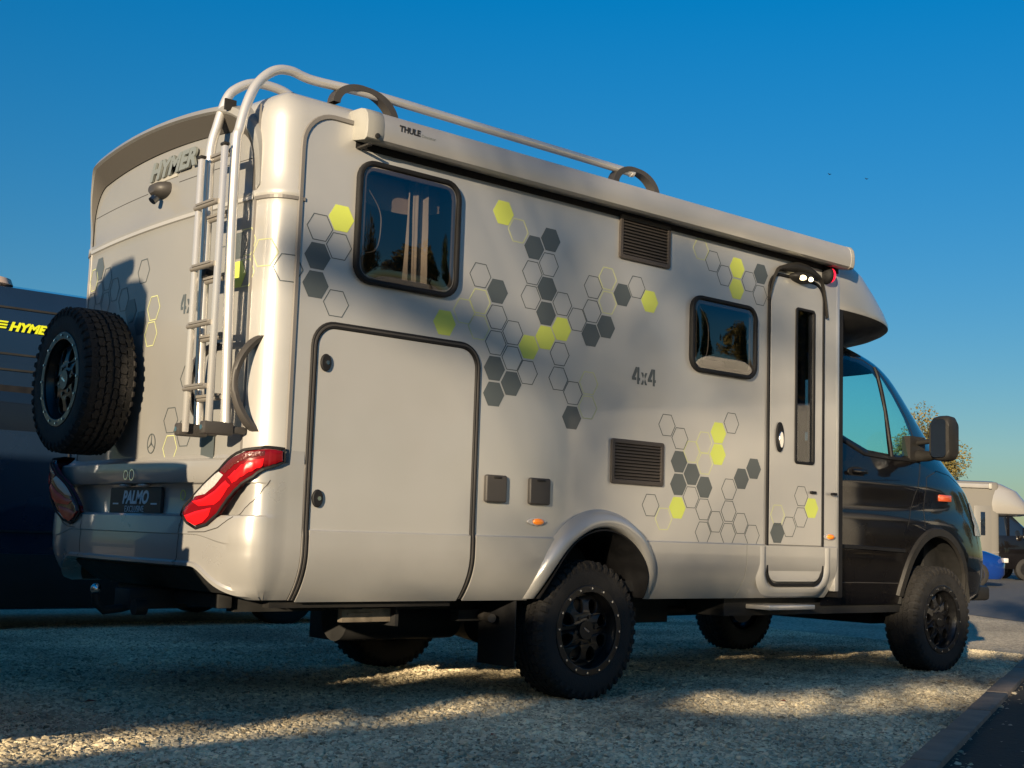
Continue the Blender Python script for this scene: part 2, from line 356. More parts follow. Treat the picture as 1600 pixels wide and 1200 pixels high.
# fallen leaves
def leafmesh(s):
    vs = [(0, 0, 0), (s*.5, s*.35, s*.12), (s, 0, .02*s), (s*.5, -s*.35, s*.15), (s*.5, 0, .02*s)]; return mesh(vs, [(0, 4, 1), (4, 2, 1), (0, 3, 4), (4, 3, 2)])
M['dry_leaf'] = mat('dry_leaf', (.33, .27, .20), .8, var=.3, vscale=30); M['red_leaf'] = mat('red_leaf', (.28, .07, .03), .8)
mb = MB(); rl = random.Random(5)
for i in range(260):
    s = rl.uniform(0, 7); t = rl.uniform(.02, 1.6); p = a + kd*s + kn*t
    mb.mesh(leafmesh(rl.uniform(.015, .035)), Matrix.Translation((p.x, p.y, .018)) @ Matrix.Rotation(rl.uniform(0, 6.3), 4, 'Z') @ Matrix.Rotation(rl.uniform(-.5, .5), 4, 'X'))
tag(mb.build('fallen_leaves', M['dry_leaf']), 'pale dry fallen leaves scattered over the dark planted bed', 'leaves', None, 'stuff')
for i, (x, y, lb) in enumerate(((15.6, 4.25, 'reddish dry leaf on the asphalt just past the front wheel'), (19.3, 4.6, 'small reddish leaf lying farther out on the asphalt lane'))):
    o = build('fallen_leaf', place(leafmesh(.13), Matrix.Rotation(i*1.3, 4, 'Z')), M['red_leaf']); o.location = (x, y, .01); tag(o, lb, 'leaf', 'single leaves on the asphalt lane')

for i, (x, y, sz, lb) in enumerate(((.20, 1.02, .07, 'curled brown leaf on the shaded gravel behind the tow hitch'), (3.6, -.62, .05, 'small dry leaf on the sunlit gravel in front of the kerb'), (1.35, -.75, .045, 'tiny brown leaf on the shaded gravel in the foreground'))):
    o = build('fallen_leaf', place(leafmesh(sz), Matrix.Rotation(i*1.7, 4, 'Z')), M['red_leaf']); o.location = (x, y, .025); tag(o, lb, 'leaf', 'single leaves on the gravel')

# ================================================================== WHEELS
RT = .392; WT = .262; RR = .252
def tyre_mesh():
    prof = [(.215, -.10), (.235, -.118), (.262, -.127), (.30, -.131), (.34, -.130), (.368, -.122), (.379, -.108), (.3795, -.05), (.3795, 0)]
    prof = prof + [(r, -z) for r, z in reversed(prof[:-1])]
    n = 72; rows = []
    for k in range(n): t = 2*pi*k/n; rows.append([(r*cos(t), r*sin(t), z-WT/2+.131) for r, z in prof])
    vs, fs = grid(rows+[rows[0]], flip=False); mb = MB(); mb.add(vs, fs); return mb
def tread_mesh():                                 # raised interlocking tread blocks and shoulder lugs
    mb = MB(); N = 44; rnd = random.Random(3)
    def blk(pts, ang, lift=.0115):               # pts (u along tread, z across)
        k = len(pts); vs = []
        for rr, sc_ in ((.378, 1.06), (.378+lift, 1.0)):
            cu = sum(p[0] for p in pts)/k; cz = sum(p[1] for p in pts)/k
            for (u, z) in pts:
                u2_ = cu+(u-cu)*sc_; z2_ = cz+(z-cz)*sc_; r = rr - max(0, abs(z2_)-.075)*.35; t = ang+u2_/.39
                vs.append((r*cos(t), r*sin(t), z2_))
        fs = [tuple(range(k, 2*k))] + [(i, (i+1) % k, k+(i+1) % k, k+i) for i in range(k)]
        mb.add(vs, fs)
    p = 2*pi/N; a = .0575
    for i in range(N):
        t = i*p
        for sg in (-1, 1):
            o = 0 if sg < 0 else p*.5
            blk([(-a*.42, sg*.006), (a*.40, sg*.010), (a*.46, sg*.022), (a*.15, sg*.036), (-a*.1, sg*.030), (-a*.48, sg*.034)], t+o)
            blk([(-a*.40, sg*.042), (a*.05, sg*.038), (a*.42, sg*.046), (a*.38, sg*.064), (a*.0, sg*.076), (-a*.44, sg*.070)], t+o+p*.4)
            blk([(-a*.36, sg*.084), (a*.05, sg*.082), (a*.36, sg*.074), (a*.40, sg*.116), (-a*.30, sg*.118)], t+o+p*.1)
            # shoulder lug on the sidewall
            vs = []
            for r, z in ((.377, .112), (.36, .129), (.335, .1335)):
                for u in (-.016, .016): tt = t+o+p*.1+u/.37; vs.append((r*cos(tt), r*sin(tt), sg*z))
            for r, z in ((.387, .116), (.362, .136), (.338, .1345)):
                for u in (-.011, .011): tt = t+o+p*.1+u/.37; vs.append((r*cos(tt), r*sin(tt), sg*z))
            mb.add(vs, [(6, 7, 9, 8), (8, 9, 11, 10), (0, 6, 8, 2), (2, 8, 10, 4), (1, 3, 9, 7), (3, 5, 11, 9), (0, 1, 7, 6), (4, 10, 11, 5)])
    for f_i, f in enumerate(mb.f): pass
    return mb
ME = {}
def wheel_meshes():
    # every mesh: axis = local z, outer face towards +z, centred on the tyre
    t = tyre_mesh(); ME['tyre'] = mesh(t.v, t.f); smooth_angle(ME['tyre'], 50)
    t = tread_mesh(); me = mesh(t.v, t.f)
    bm = bmesh.new(); bm.from_mesh(me); bmesh.ops.recalc_face_normals(bm, faces=bm.faces); bm.to_mesh(me); bm.free(); ME['tread'] = me
    # disc with eight openings, slightly dished
    holes = []
    for k in range(8):
        c, s = cos(2*pi*k/8+.2), sin(2*pi*k/8+.2)
        pts = []
        for i in range(16):
            tt = 2*pi*i/16; lx = .142+.042*cos(tt); ly = .033*sin(tt)*(1+.25*cos(tt)); pts.append((lx*c-ly*s, lx*s+ly*c))
        holes.append(pts)
    d = plate([circ(0, 0, .215, 64)], holes, .022, .004)
    for v in d.vertices:
        r = sqrt(v.co.x**2+v.co.y**2); v.co.z += .055 + .02*max(0, 1-abs(r-.1)/.1) - (.015 if r > .2 else 0)
    mb = MB(); mb.mesh(d)
    # barrel
    prof = [(.198, -.10), (.192, -.02), (.200, .06), (.213, .10), (.222, .118)]
    vs, fs = grid([[(r*cos(2*pi*k/64), r*sin(2*pi*k/64), z) for r, z in prof] for k in range(65)]); mb.add(vs, fs)
    # back plate / brake drum and hub
    mb.cyl((0, 0, -.09), (0, 0, .01), .16, 32); mb.cyl((0, 0, .06), (0, 0, .105), .062, 32, .052)
    for k in range(6): c, s = cos(2*pi*k/6), sin(2*pi*k/6); mb.cyl((.078*c, .078*s, .07), (.078*c, .078*s, .10), .012, 6)
    ME['rim'] = mesh(mb.v, mb.f); smooth_angle(ME['rim'], 35)
    r = plate([circ(0, 0, RR, 64)], [circ(0, 0, .212, 64)], .014, .004)
    for v in r.vertices: v.co.z += .114
    ME['ring'] = r; smooth_angle(r, 35)
    mb = MB()
    for k in range(16): c, s = cos(2*pi*(k+.5)/16)*.234, sin(2*pi*(k+.5)/16)*.234; mb.cyl((c, s, .127), (c, s, .1345), .0062, 8)
    ME['bolts'] = mesh(mb.v, mb.f)
    mb = MB(); mb.box(-.024, .024, -.005, .005, .1052, .1065, Matrix.Rotation(-.7, 4, 'Z')); ME['badge'] = mesh(mb.v, mb.f)
wheel_meshes()
def wheel(root, mtx, name='wheel', label=None, spin=0):
    o = build(name, ME['rim'], M['rim']); o.parent = root
    o.matrix_parent_inverse = worldmat(root).inverted(); mm = mtx @ Matrix.Rotation(spin, 4, 'Z')
    o.location = mm.to_translation(); o.rotation_euler = mm.to_euler()
    for nm, k, m in (('tyre', 'tyre', 'tyre'), ('tread', 'tread', 'tread'), ('beadlock_ring', 'ring', 'rim'), ('ring_bolts', 'bolts', 'bolt'), ('hub_badge', 'badge', 'chrome')):
        if not ME[k].materials: ME[k].materials.append(M[m])
        c = bpy.data.objects.new(nm, ME[k]); link(c); c.parent = o
    if label: o['label'] = label
    return o

# ================================================================== THE MOTORHOME
R = empty('motorhome', (2.7, 1.11, 0), 0, 'silver four wheel drive motorhome with black cab, hexagon decals and a rear ladder', 'motorhome')
W = 2.22; YC = 1.11
# ---- plan outline of the coach body, right half: u = 0 at rear centre
def plan_half():
    pts = []
    for i in range(21):
        y = YC - (YC-.17)*i/20; pts.append((.455+.05*((YC-y)/.94)**2, y))
    # corner: from (.505,.17) to (.68,0)
    for i in range(1, 11):
        t = i/10; p0, p1, p2, p3 = (.505, .17), (.515, .05), (.56, 0), (.68, 0)
        pts.append(tuple((1-t)**3*p0[k]+3*(1-t)**2*t*p1[k]+3*(1-t)*t*t*p2[k]+t**3*p3[k] for k in (0, 1)))
    for i in range(1, 44): pts.append((.68+.1*i, 0))
    return pts
PH = plan_half()
UL = [0]
for i in range(1, len(PH)): UL.append(UL[-1]+sqrt((PH[i][0]-PH[i-1][0])**2+(PH[i][1]-PH[i-1][1])**2))
def plan(u, off=0):                               # off > 0 = outwards; mirrored for u < 0
    a = abs(u); i = 0
    while i < len(UL)-2 and UL[i+1] < a: i += 1
    t = (a-UL[i])/(UL[i+1]-UL[i]); p = Vector(PH[i]).lerp(Vector(PH[i+1]), t)
    i0, i1 = max(i-1, 0), min(i+2, len(PH)-1)
    d = (Vector(PH[i1])-Vector(PH[i0])).normalized()
    if i == 0: d = Vector((0, -1))
    nrm = Vector((d.y, -d.x)); nrm = Vector((-abs(nrm.x), -abs(nrm.y)))
    p = p + nrm*off; y = p.y
    if u < 0: y = 2*YC-y; nrm = Vector((nrm.x, -nrm.y))
    return Vector((p.x, y)), nrm
def urows(u0, u1, n): return [u0+(u1-u0)*i/n for i in range(n+1)]
XEND = 4.93
# ---- corner + roof shell
us = [u for u in UL if plan(u)[0].x <= XEND]
uu = [-u for u in reversed(us[1:])] + us
rows = []; RC = .17
prof = [(z, 0) for z in (1.19, 1.6, 2.0, 2.4, 2.47, 2.483, 2.495, 2.6, 2.75)] + [(2.84+RC*sin(pi/2*k/8), RC*(1-cos(pi/2*k/8))) for k in range(9)]
prof = prof[:4]+[(2.46, 0), (2.468, -.006), (2.492, -.006), (2.50, 0)]+prof[7:]
for z, ins in prof:
    row = []
    for u in uu:
        p, nn = plan(u, -ins); row.append((p.x, p.y, z))
    rows.append(row)
ctr = [(p[0], p[1]) for p in rows[-1]]
for t, dz in ((.15, .02), (.4, .05), (.7, .07), (1, .08)):
    rows.append([(x+(1-abs(y-YC)/1.0)*0+t*(max(x, 1.6)-x), y+(YC-y)*t, 3.01+dz) for x, y in ctr])
vs, fs = grid(rows, flip=True)
bm = bmesh.new(); me = mesh(vs, fs); bm.from_mesh(me)
side_hole = rrect(.66, 5.2, .5, 2.885, [0, 0, 0, .17], 8)[::1]
f1 = carve(bm, side_hole, lambda c: c.y < .5 and c.x > .5); bmesh.ops.delete(bm, geom=f1, context='FACES')
f1 = carve(bm, side_hole, lambda c: c.y > 1.7 and c.x > .5); bmesh.ops.delete(bm, geom=f1, context='FACES')
# the flat rear panel is its own part
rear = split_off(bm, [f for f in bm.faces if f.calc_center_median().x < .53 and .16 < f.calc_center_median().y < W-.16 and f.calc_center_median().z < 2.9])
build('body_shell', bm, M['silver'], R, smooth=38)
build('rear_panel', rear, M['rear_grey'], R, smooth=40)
RP = [o for o in COL.objects if o.name == 'rear_panel'][0]
def Xr(y): return .455+.05*((YC-y)/.94)**2
# grooves beside the rear panel, trim strip around the side panel
for sg in (1, -1):
    pts = []; nr = []
    for i in range(30):
        z = 1.2+1.72*i/29; p, nn = plan(sg*.952, .0); pts.append((p.x, p.y, z)); nr.append((nn.x, nn.y, 0))
    vs, fs = ribbon(pts, nr, .016, .004); build('panel_joint', mesh(vs, fs), M['trim'], R)
def poly_ring(outer, wd, depth, y0, name, m, parent=R, far=False, bev=.002):
    # closed strip inside the outer polygon, wd wide
    me = plate([outer], [inset(outer, wd)], depth, bev)
    mt = SIDE(0, y0, 0) if not far else Matrix(((1,0,0,0),(0,0,1,y0),(0,1,0,0),(0,0,0,1)))
    return build(name, place(me, mt), m, parent, smooth=30)
def inset(poly, d):
    n = len(poly); out = []
    ar = sum(poly[i][0]*poly[(i+1) % n][1]-poly[(i+1) % n][0]*poly[i][1] for i in range(n)); sg = 1 if ar > 0 else -1
    P = [Vector(p) for p in poly]
    for i in range(n):
        a, b_, c = P[i-1], P[i], P[(i+1) % n]; d1 = (b_-a).normalized(); d2 = (c-b_).normalized()
        if d1.length == 0: d1 = d2
        n1 = Vector((-d1.y, d1.x))*sg; n2 = Vector((-d2.y, d2.x))*sg; m_ = (n1+n2)
        if m_.length < 1e-6: m_ = n1
        m_.normalize(); out.append(tuple(b_+m_*(d/max(.4, m_.dot(n1)))))
    return out
# arch outlines
def arch(cx, cz, ax, bz, z0, n=28, pw=2.0):
    out = []
    t0 = math.asin(max(-1, min(1, (z0-cz)/bz)))
    for i in range(n+1):
        t = t0+(pi-2*t0)*i/n; out.append((cx+ax*abs(cos(t))**(2/pw)*(1 if cos(t) > 0 else -1), cz+bz*abs(sin(t))**(2/pw)*(1 if sin(t) >= 0 else -1)))
    return out                                     # from right to left over the top
ACX = 2.70
# ---- side wall (right) with openings
win1 = rrect(.985, 1.585, 2.125, 2.70, .075); win2 = rrect(3.445, 4.03, 1.955, 2.385, .07); dwin = rrect(4.47, 4.66, 1.44, 2.46, .018)
gar = rrect(.79, 1.755, .50, 1.855, [0, 0, .09, .09]); door = rrect(4.20, 4.765, .655, 2.655, [.09, .09, .11, .11])
aw = arch(ACX, .5, .46, .50, .893)
outer = [(.665, .893)] + [(x, z) for x, z in reversed(aw)] + [(XEND, .893)] + [(XEND, 2.88)] + [(.665+.165-.165*sin(pi/2*k/8), 2.88-.165+.165*cos(pi/2*k/8)) for k in range(9)]
# trim the garage and door openings: both are closed panels, so only the windows go through
SWf = build('side_wall', place(plate([outer], [win1, win2, dwin], .03), SIDE(0, .031, 0)), M['silver_side'], R)
outl = [(x, z) for x, z in outer]
build('far_side_wall', place(plate([outl], [rrect(1.6, 2.2, 2.0, 2.6, .06)], .03), SIDE(0, W, 0)), M['silver_side'], R)
tp = [(.665, 1.0+.06*i, ) for i in range(29)]
pts = [(.655, 1.20)] + [(.655, z) for z in (1.5, 1.9, 2.3, 2.6, 2.70)] + [(.655+.17-.17*cos(pi/2*k/8), 2.72+.17*sin(pi/2*k/8)) for k in range(1, 9)] + [(.90, 2.89), (XEND, 2.89)]
vs, fs = ribbon([(x, -.001, z) for x, z in pts], [(0, -1, 0)]*len(pts), .026, .007); build('edge_trim', mesh(vs, fs), M['trim'], R)
# joint across the corner at mid height (aluminium cast piece) 
for sg in (1, -1):
    pts = []; nr = []
    for u in urows(.955, UL[30]+.0, 14): p, nn = plan(sg*u, 0); pts.append((p.x, p.y, 2.455)); nr.append((nn.x, nn.y, 0))
    vs, fs = ribbon(pts, nr, .022, .007); build('corner_joint', mesh(vs, fs), M['trim'], R)
# front pillar strip between coach and cab
mb = MB(); mb.box(XEND+.001, XEND+.045, .0015, .05, .60, 2.86); mb.build('front_edge_trim', M['silver_side'], R, bevel=.006)
mb = MB(); mb.box(XEND+.046, XEND+.10, .012, .12, .56, 2.55); mb.build('cab_seal', M['rubber'], R)

# ---- skirt below the belt line
def ysk(z): return .10*max(0, (.80-z)/.235)**2
def skirt_mesh(x0, x1, hole):
    rows = []; nx = max(2, int((x1-x0)/.05))
    for z in (.565, .58, .60, .63, .66, .70, .74, .78, .84, .885, .888):
        dy = ysk(z) + (.006 if z > .886 else 0)
        rows.append([(x0+(x1-x0)*i/nx, dy-.004, z) for i in range(nx+1)])
    vs, fs = grid(rows); bm = bmesh.new(); me = mesh(vs, fs); bm.from_mesh(me)
    if hole:
        h = list(arch(ACX, .5, .46, .50, .50)); h = h[::1]
        h = [(ACX+.46, .40)] + h + [(ACX-.46, .40)]
        ff = carve(bm, h, lambda c: True); bmesh.ops.delete(bm, geom=ff, context='FACES')
    bmesh.ops.solidify(bm, geom=bm.faces[:], thickness=-.012)
    return bm
for (x0, x1, hole, nm) in ((.79, 1.755, False, 'garage_skirt'), (1.795, 2.70, True, 'side_skirt'), (2.70, 3.98, True, 'side_skirt'), (3.985, XEND, False, 'side_skirt')):
    build(nm, skirt_mesh(x0, x1, hole), M['skirt'], R, smooth=30)
bm = skirt_mesh(.79, XEND, True); me = bpy.data.meshes.new('f'); bm.to_mesh(me); bm.free(); me.transform(Matrix(((1,0,0,0),(0,-1,0,W),(0,0,1,0),(0,0,0,1)))); me.flip_normals()
build('far_side_skirt', me, M['skirt'], R, smooth=30)
# belt groove highlight strip
for x0, x1 in ((.795, 1.75), (1.80, 2.31), (3.14, 4.17)):
    mb = MB(); mb.box(x0, x1, -.0045, .01, .8905, .9005); mb.build('belt_moulding', M['skirt'], R, bevel=.002)

# ---- wheel arch flares
def flare(cx, parent=R, far=False, name='wheel_arch'):
    prof = [(.50, .565, .000), (.495, .558, -.030), (.480, .540, -.062), (.458, .512, -.080), (.436, .482, -.082), (.425, .468, -.070), (.420, .460, -.040), (.418, .455, .03)]
    rows = []
    for ax, bz, y in prof:
        a_ = arch(cx, .5, ax, bz, .566, 40)
        row = []
        for i, (x, z) in enumerate(a_):
            k = min(1, max(0, (z-.566)/.35)); s = .35+.65*k
            yy = (y*s if y < 0 else y) + (ysk(z) if z < .8 else 0)*.9
            row.append((x, yy if not far else W-yy, z))
        rows.append(row)
    vs, fs = grid(rows, flip=far); bm = bmesh.new(); me = mesh(vs, fs); bm.from_mesh(me); bmesh.ops.recalc_face_normals(bm, faces=bm.faces)
    o = build(name, bm, M['skirt'], parent, smooth=50)
    mb = MB()
    rows = []
    for ax, bz, y in ((.4175, .4545, -.05), (.410, .445, -.052), (.405, .44, .0), (.40, .43, .42)):
        rows.append([(x, (y if not far else W-y)+(ysk(z)*.9 if not far else -ysk(z)*.9)*(z < .8), z) for x, z in arch(cx, .5, ax, bz, .566, 40)])
    vs, fs = grid(rows, flip=far); build('arch_liner', mesh(vs, fs), M['rubber'], o, smooth=40)
    return o
flare(ACX); flare(ACX, far=True)

# ---- bumper / tail section lofted round the plan curve
def bump_off(z, u):
    k = 1-min(1, max(0, (abs(u)-.86)/.30)); k = k*k*(3-2*k)         # shelf shape only across the rear, smooth at corners
    fd = min(1, max(0, (abs(u)-1.04)/.17)); fd = 1-.82*fd*fd*(3-2*fd)
    a = [(1.26, -.012, .000), (1.235, .002, .008), (1.222, .008, .014), (1.214, .054, .018), (1.205, .060, .021), (1.165, .063, .030), (1.125, .058, .034), (1.105, .050, .036), (1.099, .010, .037), (1.06, .002, .040), (.99, .004, .046),
         (.956, .008, .050), (.950, .058, .052), (.940, .066, .052), (.89, .072, .053), (.86, .075, .052), (.855, .070, .051), (.80, .074, .048), (.732, .072, .035), (.724, .084, .030), (.710, .084, .024), (.70, .035, .015)]
    lb = 0
    if u < 0: lb = .055*math.exp(-((abs(u)-1.0)/.16)**2)*min(1, max(0, (1.26-z)/.05))
    a = [(z_, c_, e_*fd+lb) for z_, c_, e_ in a]
    for i in range(len(a)-1):
        if a[i][0] >= z >= a[i+1][0]:
            t = (a[i][0]-z)/(a[i][0]-a[i+1][0]); o1 = a[i][1]+(a[i+1][1]-a[i][1])*t; o2 = a[i][2]+(a[i+1][2]-a[i][2])*t; return o2+(o1-o2)*k
    return a[-1][2]+(a[-1][1]-a[-1][2])*k if z < .8 else 0
UB = UL[30]+.069
zs = [1.26, 1.245, 1.235, 1.222, 1.214, 1.205, 1.185, 1.165, 1.145, 1.125, 1.11, 1.105, 1.099, 1.08, 1.06, 1.02, .99, .97, .956, .950, .940, .925, .91, .89, .86, .855, .83, .80, .77, .75, .732, .724, .710, .70]
def bumper_pt(u, z, off=0, zo=None):
    au = abs(u); o = bump_off(max(zo if zo else z, .7), u)
    if z < .80 and au > .74:                                          # lower corner tucks under
        kk = min(1, (au-.74)/.36); o -= ysk(z)*kk*kk*(3-2*kk)
    p, nn = plan(u, o+off); return Vector((p.x, p.y, z)), nn
def zmap(z, u):                                                       # stretch the lower rows down at the corners
    au = abs(u); k = min(1, max(0, (au-.70)/.30)); k = k*k*(3-2*k); zb_ = .70-.133*k
    return z if z > .92 else zb_+(z-.70)*(.92-zb_)/.22
rows = []
uub = urows(-UB, UB, 170)
for z in zs:
    row = []
    for u in uub: p, nn = bumper_pt(u, zmap(z, u), 0, z); row.append(tuple(p))
    rows.append(row)
last = rows[-1]; rows.append([(x+.05, y+(YC-y)*.03, z+.004) for x, y, z in last]); 
vs, fs = grid(rows, flip=False); bm = bmesh.new(); me = mesh(vs, fs); bm.from_mesh(me); bmesh.ops.recalc_face_normals(bm, faces=bm.faces)
if sum(f.normal.x*f.calc_area() for f in bm.faces) > 0: bmesh.ops.reverse_faces(bm, faces=bm.faces)
BVB = BVHTree.FromBMesh(bm)
bump = build('rear_bumper', bm, M['bumper'], R, smooth=26)
def patch(name, poly, off, m, parent, nsub=26, th=.004, dome=0):       # poly in (u, z); drape on the bumper surface
    me = plate([poly], (), .0001); bm = bmesh.new(); bm.from_mesh(me)
    bmesh.ops.remove_doubles(bm, verts=bm.verts, dist=.0005)
    bb = [f for f in bm.faces if abs(f.normal.z) > .5]
    bmesh.ops.delete(bm, geom=[f for f in bm.faces if f not in bb], context='FACES')
    us_ = [p[0] for p in poly]; zs_ = [p[1] for p in poly]
    for k in range(1, nsub):
        for co, no in ((Vector((min(us_)+(max(us_)-min(us_))*k/nsub, 0, 0)), Vector((1, 0, 0))), (Vector((0, min(zs_)+(max(zs_)-min(zs_))*k/nsub, 0)), Vector((0, 1, 0)))):
            bmesh.ops.bisect_plane(bm, geom=bm.verts[:]+bm.edges[:]+bm.faces[:], plane_co=co, plane_no=no, dist=1e-5)
    P = [Vector(p) for p in poly]
    for v in bm.verts:
        u, z = v.co.x, v.co.y; q = Vector((u, z)); d = 9
        for i in range(len(P)):
            a_, b_ = P[i], P[(i+1) % len(P)]; ab = b_-a_; t = max(0, min(1, (q-a_).dot(ab)/max(1e-9, ab.length_squared))); d = min(d, (a_+ab*t-q).length)
        rise = min(1, d/.018); rise = rise*(2-rise)
        p, nn = bumper_pt2(u, z, off+th*rise+dome*rise); v.co = p
    bmesh.ops.recalc_face_normals(bm, faces=bm.faces)
    if sum((f.normal.x)*f.calc_area() for f in bm.faces) > 0: bmesh.ops.reverse_faces(bm, faces=bm.faces)
    return build(name, bm, m, parent, smooth=60)
def bumper_pt2(u, z, off):                                            # smoothed envelope used by the lamps (no shelf steps)
    k = 1-min(1, max(0, (abs(u)-.86)/.30)); k = k*k*(3-2*k); fd = min(1, max(0, (abs(u)-1.04)/.17)); o = .014+.048*(1-fd)+(.078-.062)*k+(.055*math.exp(-((abs(u)-1.0)/.16)**2) if u < 0 else 0)
    p, nn = plan(u, o+off); return Vector((p.x, p.y, z)), nn
LAMP = [(.727, .888), (.657, .910), (.596, .949), (.620, .988), (.719, 1.053), (.80, 1.104), (.898, 1.160), (.976, 1.221), (1.033, 1.250), (1.10, 1.267), (1.172, 1.264), (1.175, 1.205), (1.098, 1.166), (1.033, 1.097), (.97, 1.029), (.903, .956), (.82, .907)]
def sub(poly, f): return [f(*p) for p in poly]
for sg in (1, -1):
    pl = [(u*sg, z) for u, z in (LAMP if sg > 0 else reversed(LAMP))]
    t = patch('tail_light', pl, -.024, M['red_dark'], R, th=.032)
    tag(t, 'right tail light, lit red by the sun' if sg > 0 else 'left tail light, in shade')
    ol = LAMP+[LAMP[0], LAMP[1]]; P3 = []; N3 = []
    for (u0, z0), (u1, z1) in zip(ol, ol[1:]):
        for q in range(4): p_, n_ = bumper_pt2(sg*(u0+(u1-u0)*q/4), z0+(z1-z0)*q/4, .001); P3.append(p_); N3.append((n_.x, n_.y, 0))
    vs, fs = ribbon(P3, N3, .014, .004); build('lamp_gasket', mesh(vs, fs), M['rubber'], t)
    segs = [([(.735, .900), (.668, .920), (.640, .945), (.735, .966), (.862, .984), (.845, .945), (.80, .915)], 'red_lens', 'red'),
            ([(.700, 1.012), (.790, 1.026), (.885, 1.062), (.957, 1.110), (.984, 1.087), (.928, 1.020), (.885, .998), (.760, .990)], 'red_lens', 'red'),
            ([(.972, 1.125), (1.00, 1.150), (1.052, 1.200), (1.098, 1.215), (1.094, 1.180), (1.046, 1.140), (.996, 1.097)], 'red_lens', 'red'),
            ([(.712, 1.035), (.729, 1.047), (.791, 1.089), (.878, 1.138), (.905, 1.150), (.940, 1.135), (.880, 1.085), (.805, 1.047)], 'reversing_lens', 'clear_lens'),
            ([(.915, 1.158), (.950, 1.142), (1.01, 1.190), (1.06, 1.215), (1.10, 1.228), (1.10, 1.250), (1.04, 1.238), (.985, 1.212)], 'indicator_lens', 'smoke_lens'),
            ([(1.108, 1.212), (1.108, 1.180), (1.162, 1.206), (1.160, 1.252), (1.110, 1.254)], 'reflector', 'red_dark')]
    for pz, nm, mm in segs:
        pz = [(u*sg, z) for u, z in (pz if sg > 0 else reversed(pz))]
        patch(nm, pz, .0100, M[mm], t, nsub=18, th=.003)
# bumper seams
for pts_ in ([(.61, .945), (.585, .925), (.575, .88), (.572, .76), (.56, .712)], [(-.61, .945), (-.585, .925), (-.575, .88), (-.572, .76), (-.56, .712)], [(.66, .868), (.80, .872), (.90, .893), (.99, .945), (1.07, 1.03), (1.13, 1.13)], [(-.66, .868), (-.80, .872), (-.90, .893), (-.99, .945), (-1.07, 1.03), (-1.13, 1.13)]):
    P3 = []; N3 = []
    for i in range(len(pts_)-1):
        for k in range(8):
            t = k/8; u = pts_[i][0]+(pts_[i+1][0]-pts_[i][0])*t; z = pts_[i][1]+(pts_[i+1][1]-pts_[i][1])*t
            p, nn = bumper_pt(u, z, .001); P3.append(p); N3.append((nn.x, nn.y, 0))
    vs, fs = ribbon(P3, N3, .004, .001); build('panel_seam', mesh(vs, fs), M['grey_plastic'], bump)
# diffuser under the bumper
rows = []
for z, o in ((.715, .02), (.69, .03), (.66, -.01), (.62, -.06), (.58, -.12)):
    rows.append([(plan(u, o)[0].x, plan(u, o)[0].y, z if abs(u) < .7 else z) for u in urows(-.80, .80, 40)])
vs, fs = grid(rows); build('diffuser', mesh(vs, fs), M['under'], R)
# tow hitch
mb = MB(); mb.box(.64, .72, .55, 1.70, .50, .57); mb.box(.40, .72, 1.02, 1.20, .47, .57)
hitch = mb.build('tow_hitch', M['under'], R, bevel=.006)
mb = MB(); vs, fs = tube([(.50, 1.11, .50), (.40, 1.11, .47), (.31, 1.11, .46), (.265, 1.11, .50), (.26, 1.11, .545)], .022, 12); mb.add(vs, fs); mb.build('ball_neck', M['under'], hitch, smooth=40)
bm = bmesh.new(); bmesh.ops.create_uvsphere(bm, u_segments=20, v_segments=12, radius=.027, matrix=Matrix.Translation((.26, 1.11, .568))); build('tow_ball', bm, M['chrome'], hitch, smooth=60)
mb = MB(); mb.cyl((.36, .88, .49), (.42, .88, .49), .04, 20); mb.build('trailer_socket', M['plastic'], hitch, smooth=40)
# number plate
PLX = .412
pl = build('number_plate', place(plate([rrect(-.30, .30, -.072, .072, .014)], (), .018, .003), REAR(.452, YC, 1.012)), M['black_print'], R, smooth=30)
def on_rear(name, me, x, y, z, m, parent): return build(name, place(me, REAR(x, y, z)), m, parent)
on_rear('plate_lettering', textmesh('PALMO', .092, .28, .0035, .001, 1.0), .4335, YC-.005, 1.03, M['white_print'], pl)
on_rear('plate_lettering', textmesh('EXCLUSIVE', .046, 0, -.0002, .001, 1.0), .4335, YC+.0, .972, M['white_print'], pl)
for s in (-1, 1): mb = MB(); mb.box(s*.225-.034, s*.225+.034, -.004, .004, 0, .001, REAR(.4335, YC, 1.0)); mb.build('plate_dash', M['white_print'], pl)
for y in (.98, 1.20):
    mb = MB(); mb.box(.40, .44, y-.03, y+.03, 1.088, 1.10); mb.build('plate_lamp', M['clear_lens'], bump, bevel=.003)
# shelf badge + sticker + star emblem + dark patch
def ring2d(r, w_, n=32): return plate([circ(0, 0, r, n)], [circ(0, 0, r-w_, n)], .003)
e_ = on_rear('shelf_badge', ring2d(.03, .007), .388, 1.06, 1.145, M['chrome'], bump); on_rear('shelf_badge', ring2d(.026, .007), .388, 1.13, 1.145, M['chrome'], bump)
on_rear('round_sticker', ring2d(.026, .004), .458, .62, 1.045, M['decal_lime'], bump)
mb = MB(); mb.mesh(ring2d(.045, .004, 40), Matrix.Diagonal((1, 1.15, 1, 1)))
for k in range(3):
    a_ = pi/2+2*pi*k/3; mb.mesh(plate([[(cos(a_)*.044, sin(a_)*.05), (cos(a_+2.4)*.006, sin(a_+2.4)*.006), (cos(a_-2.4)*.006, sin(a_-2.4)*.006)]], (), .003))
build('star_emblem', place(mesh(mb.v, mb.f), REAR(Xr(1.0)-.001, 1.0, 1.308)), M['decal_dark'], R)
on_rear('foot_patch', plate([rrect(-.085, .085, -.09, .03, .01)], (), .002), Xr(.46)-.001, .46, 1.31, M['decal_dark'], R)
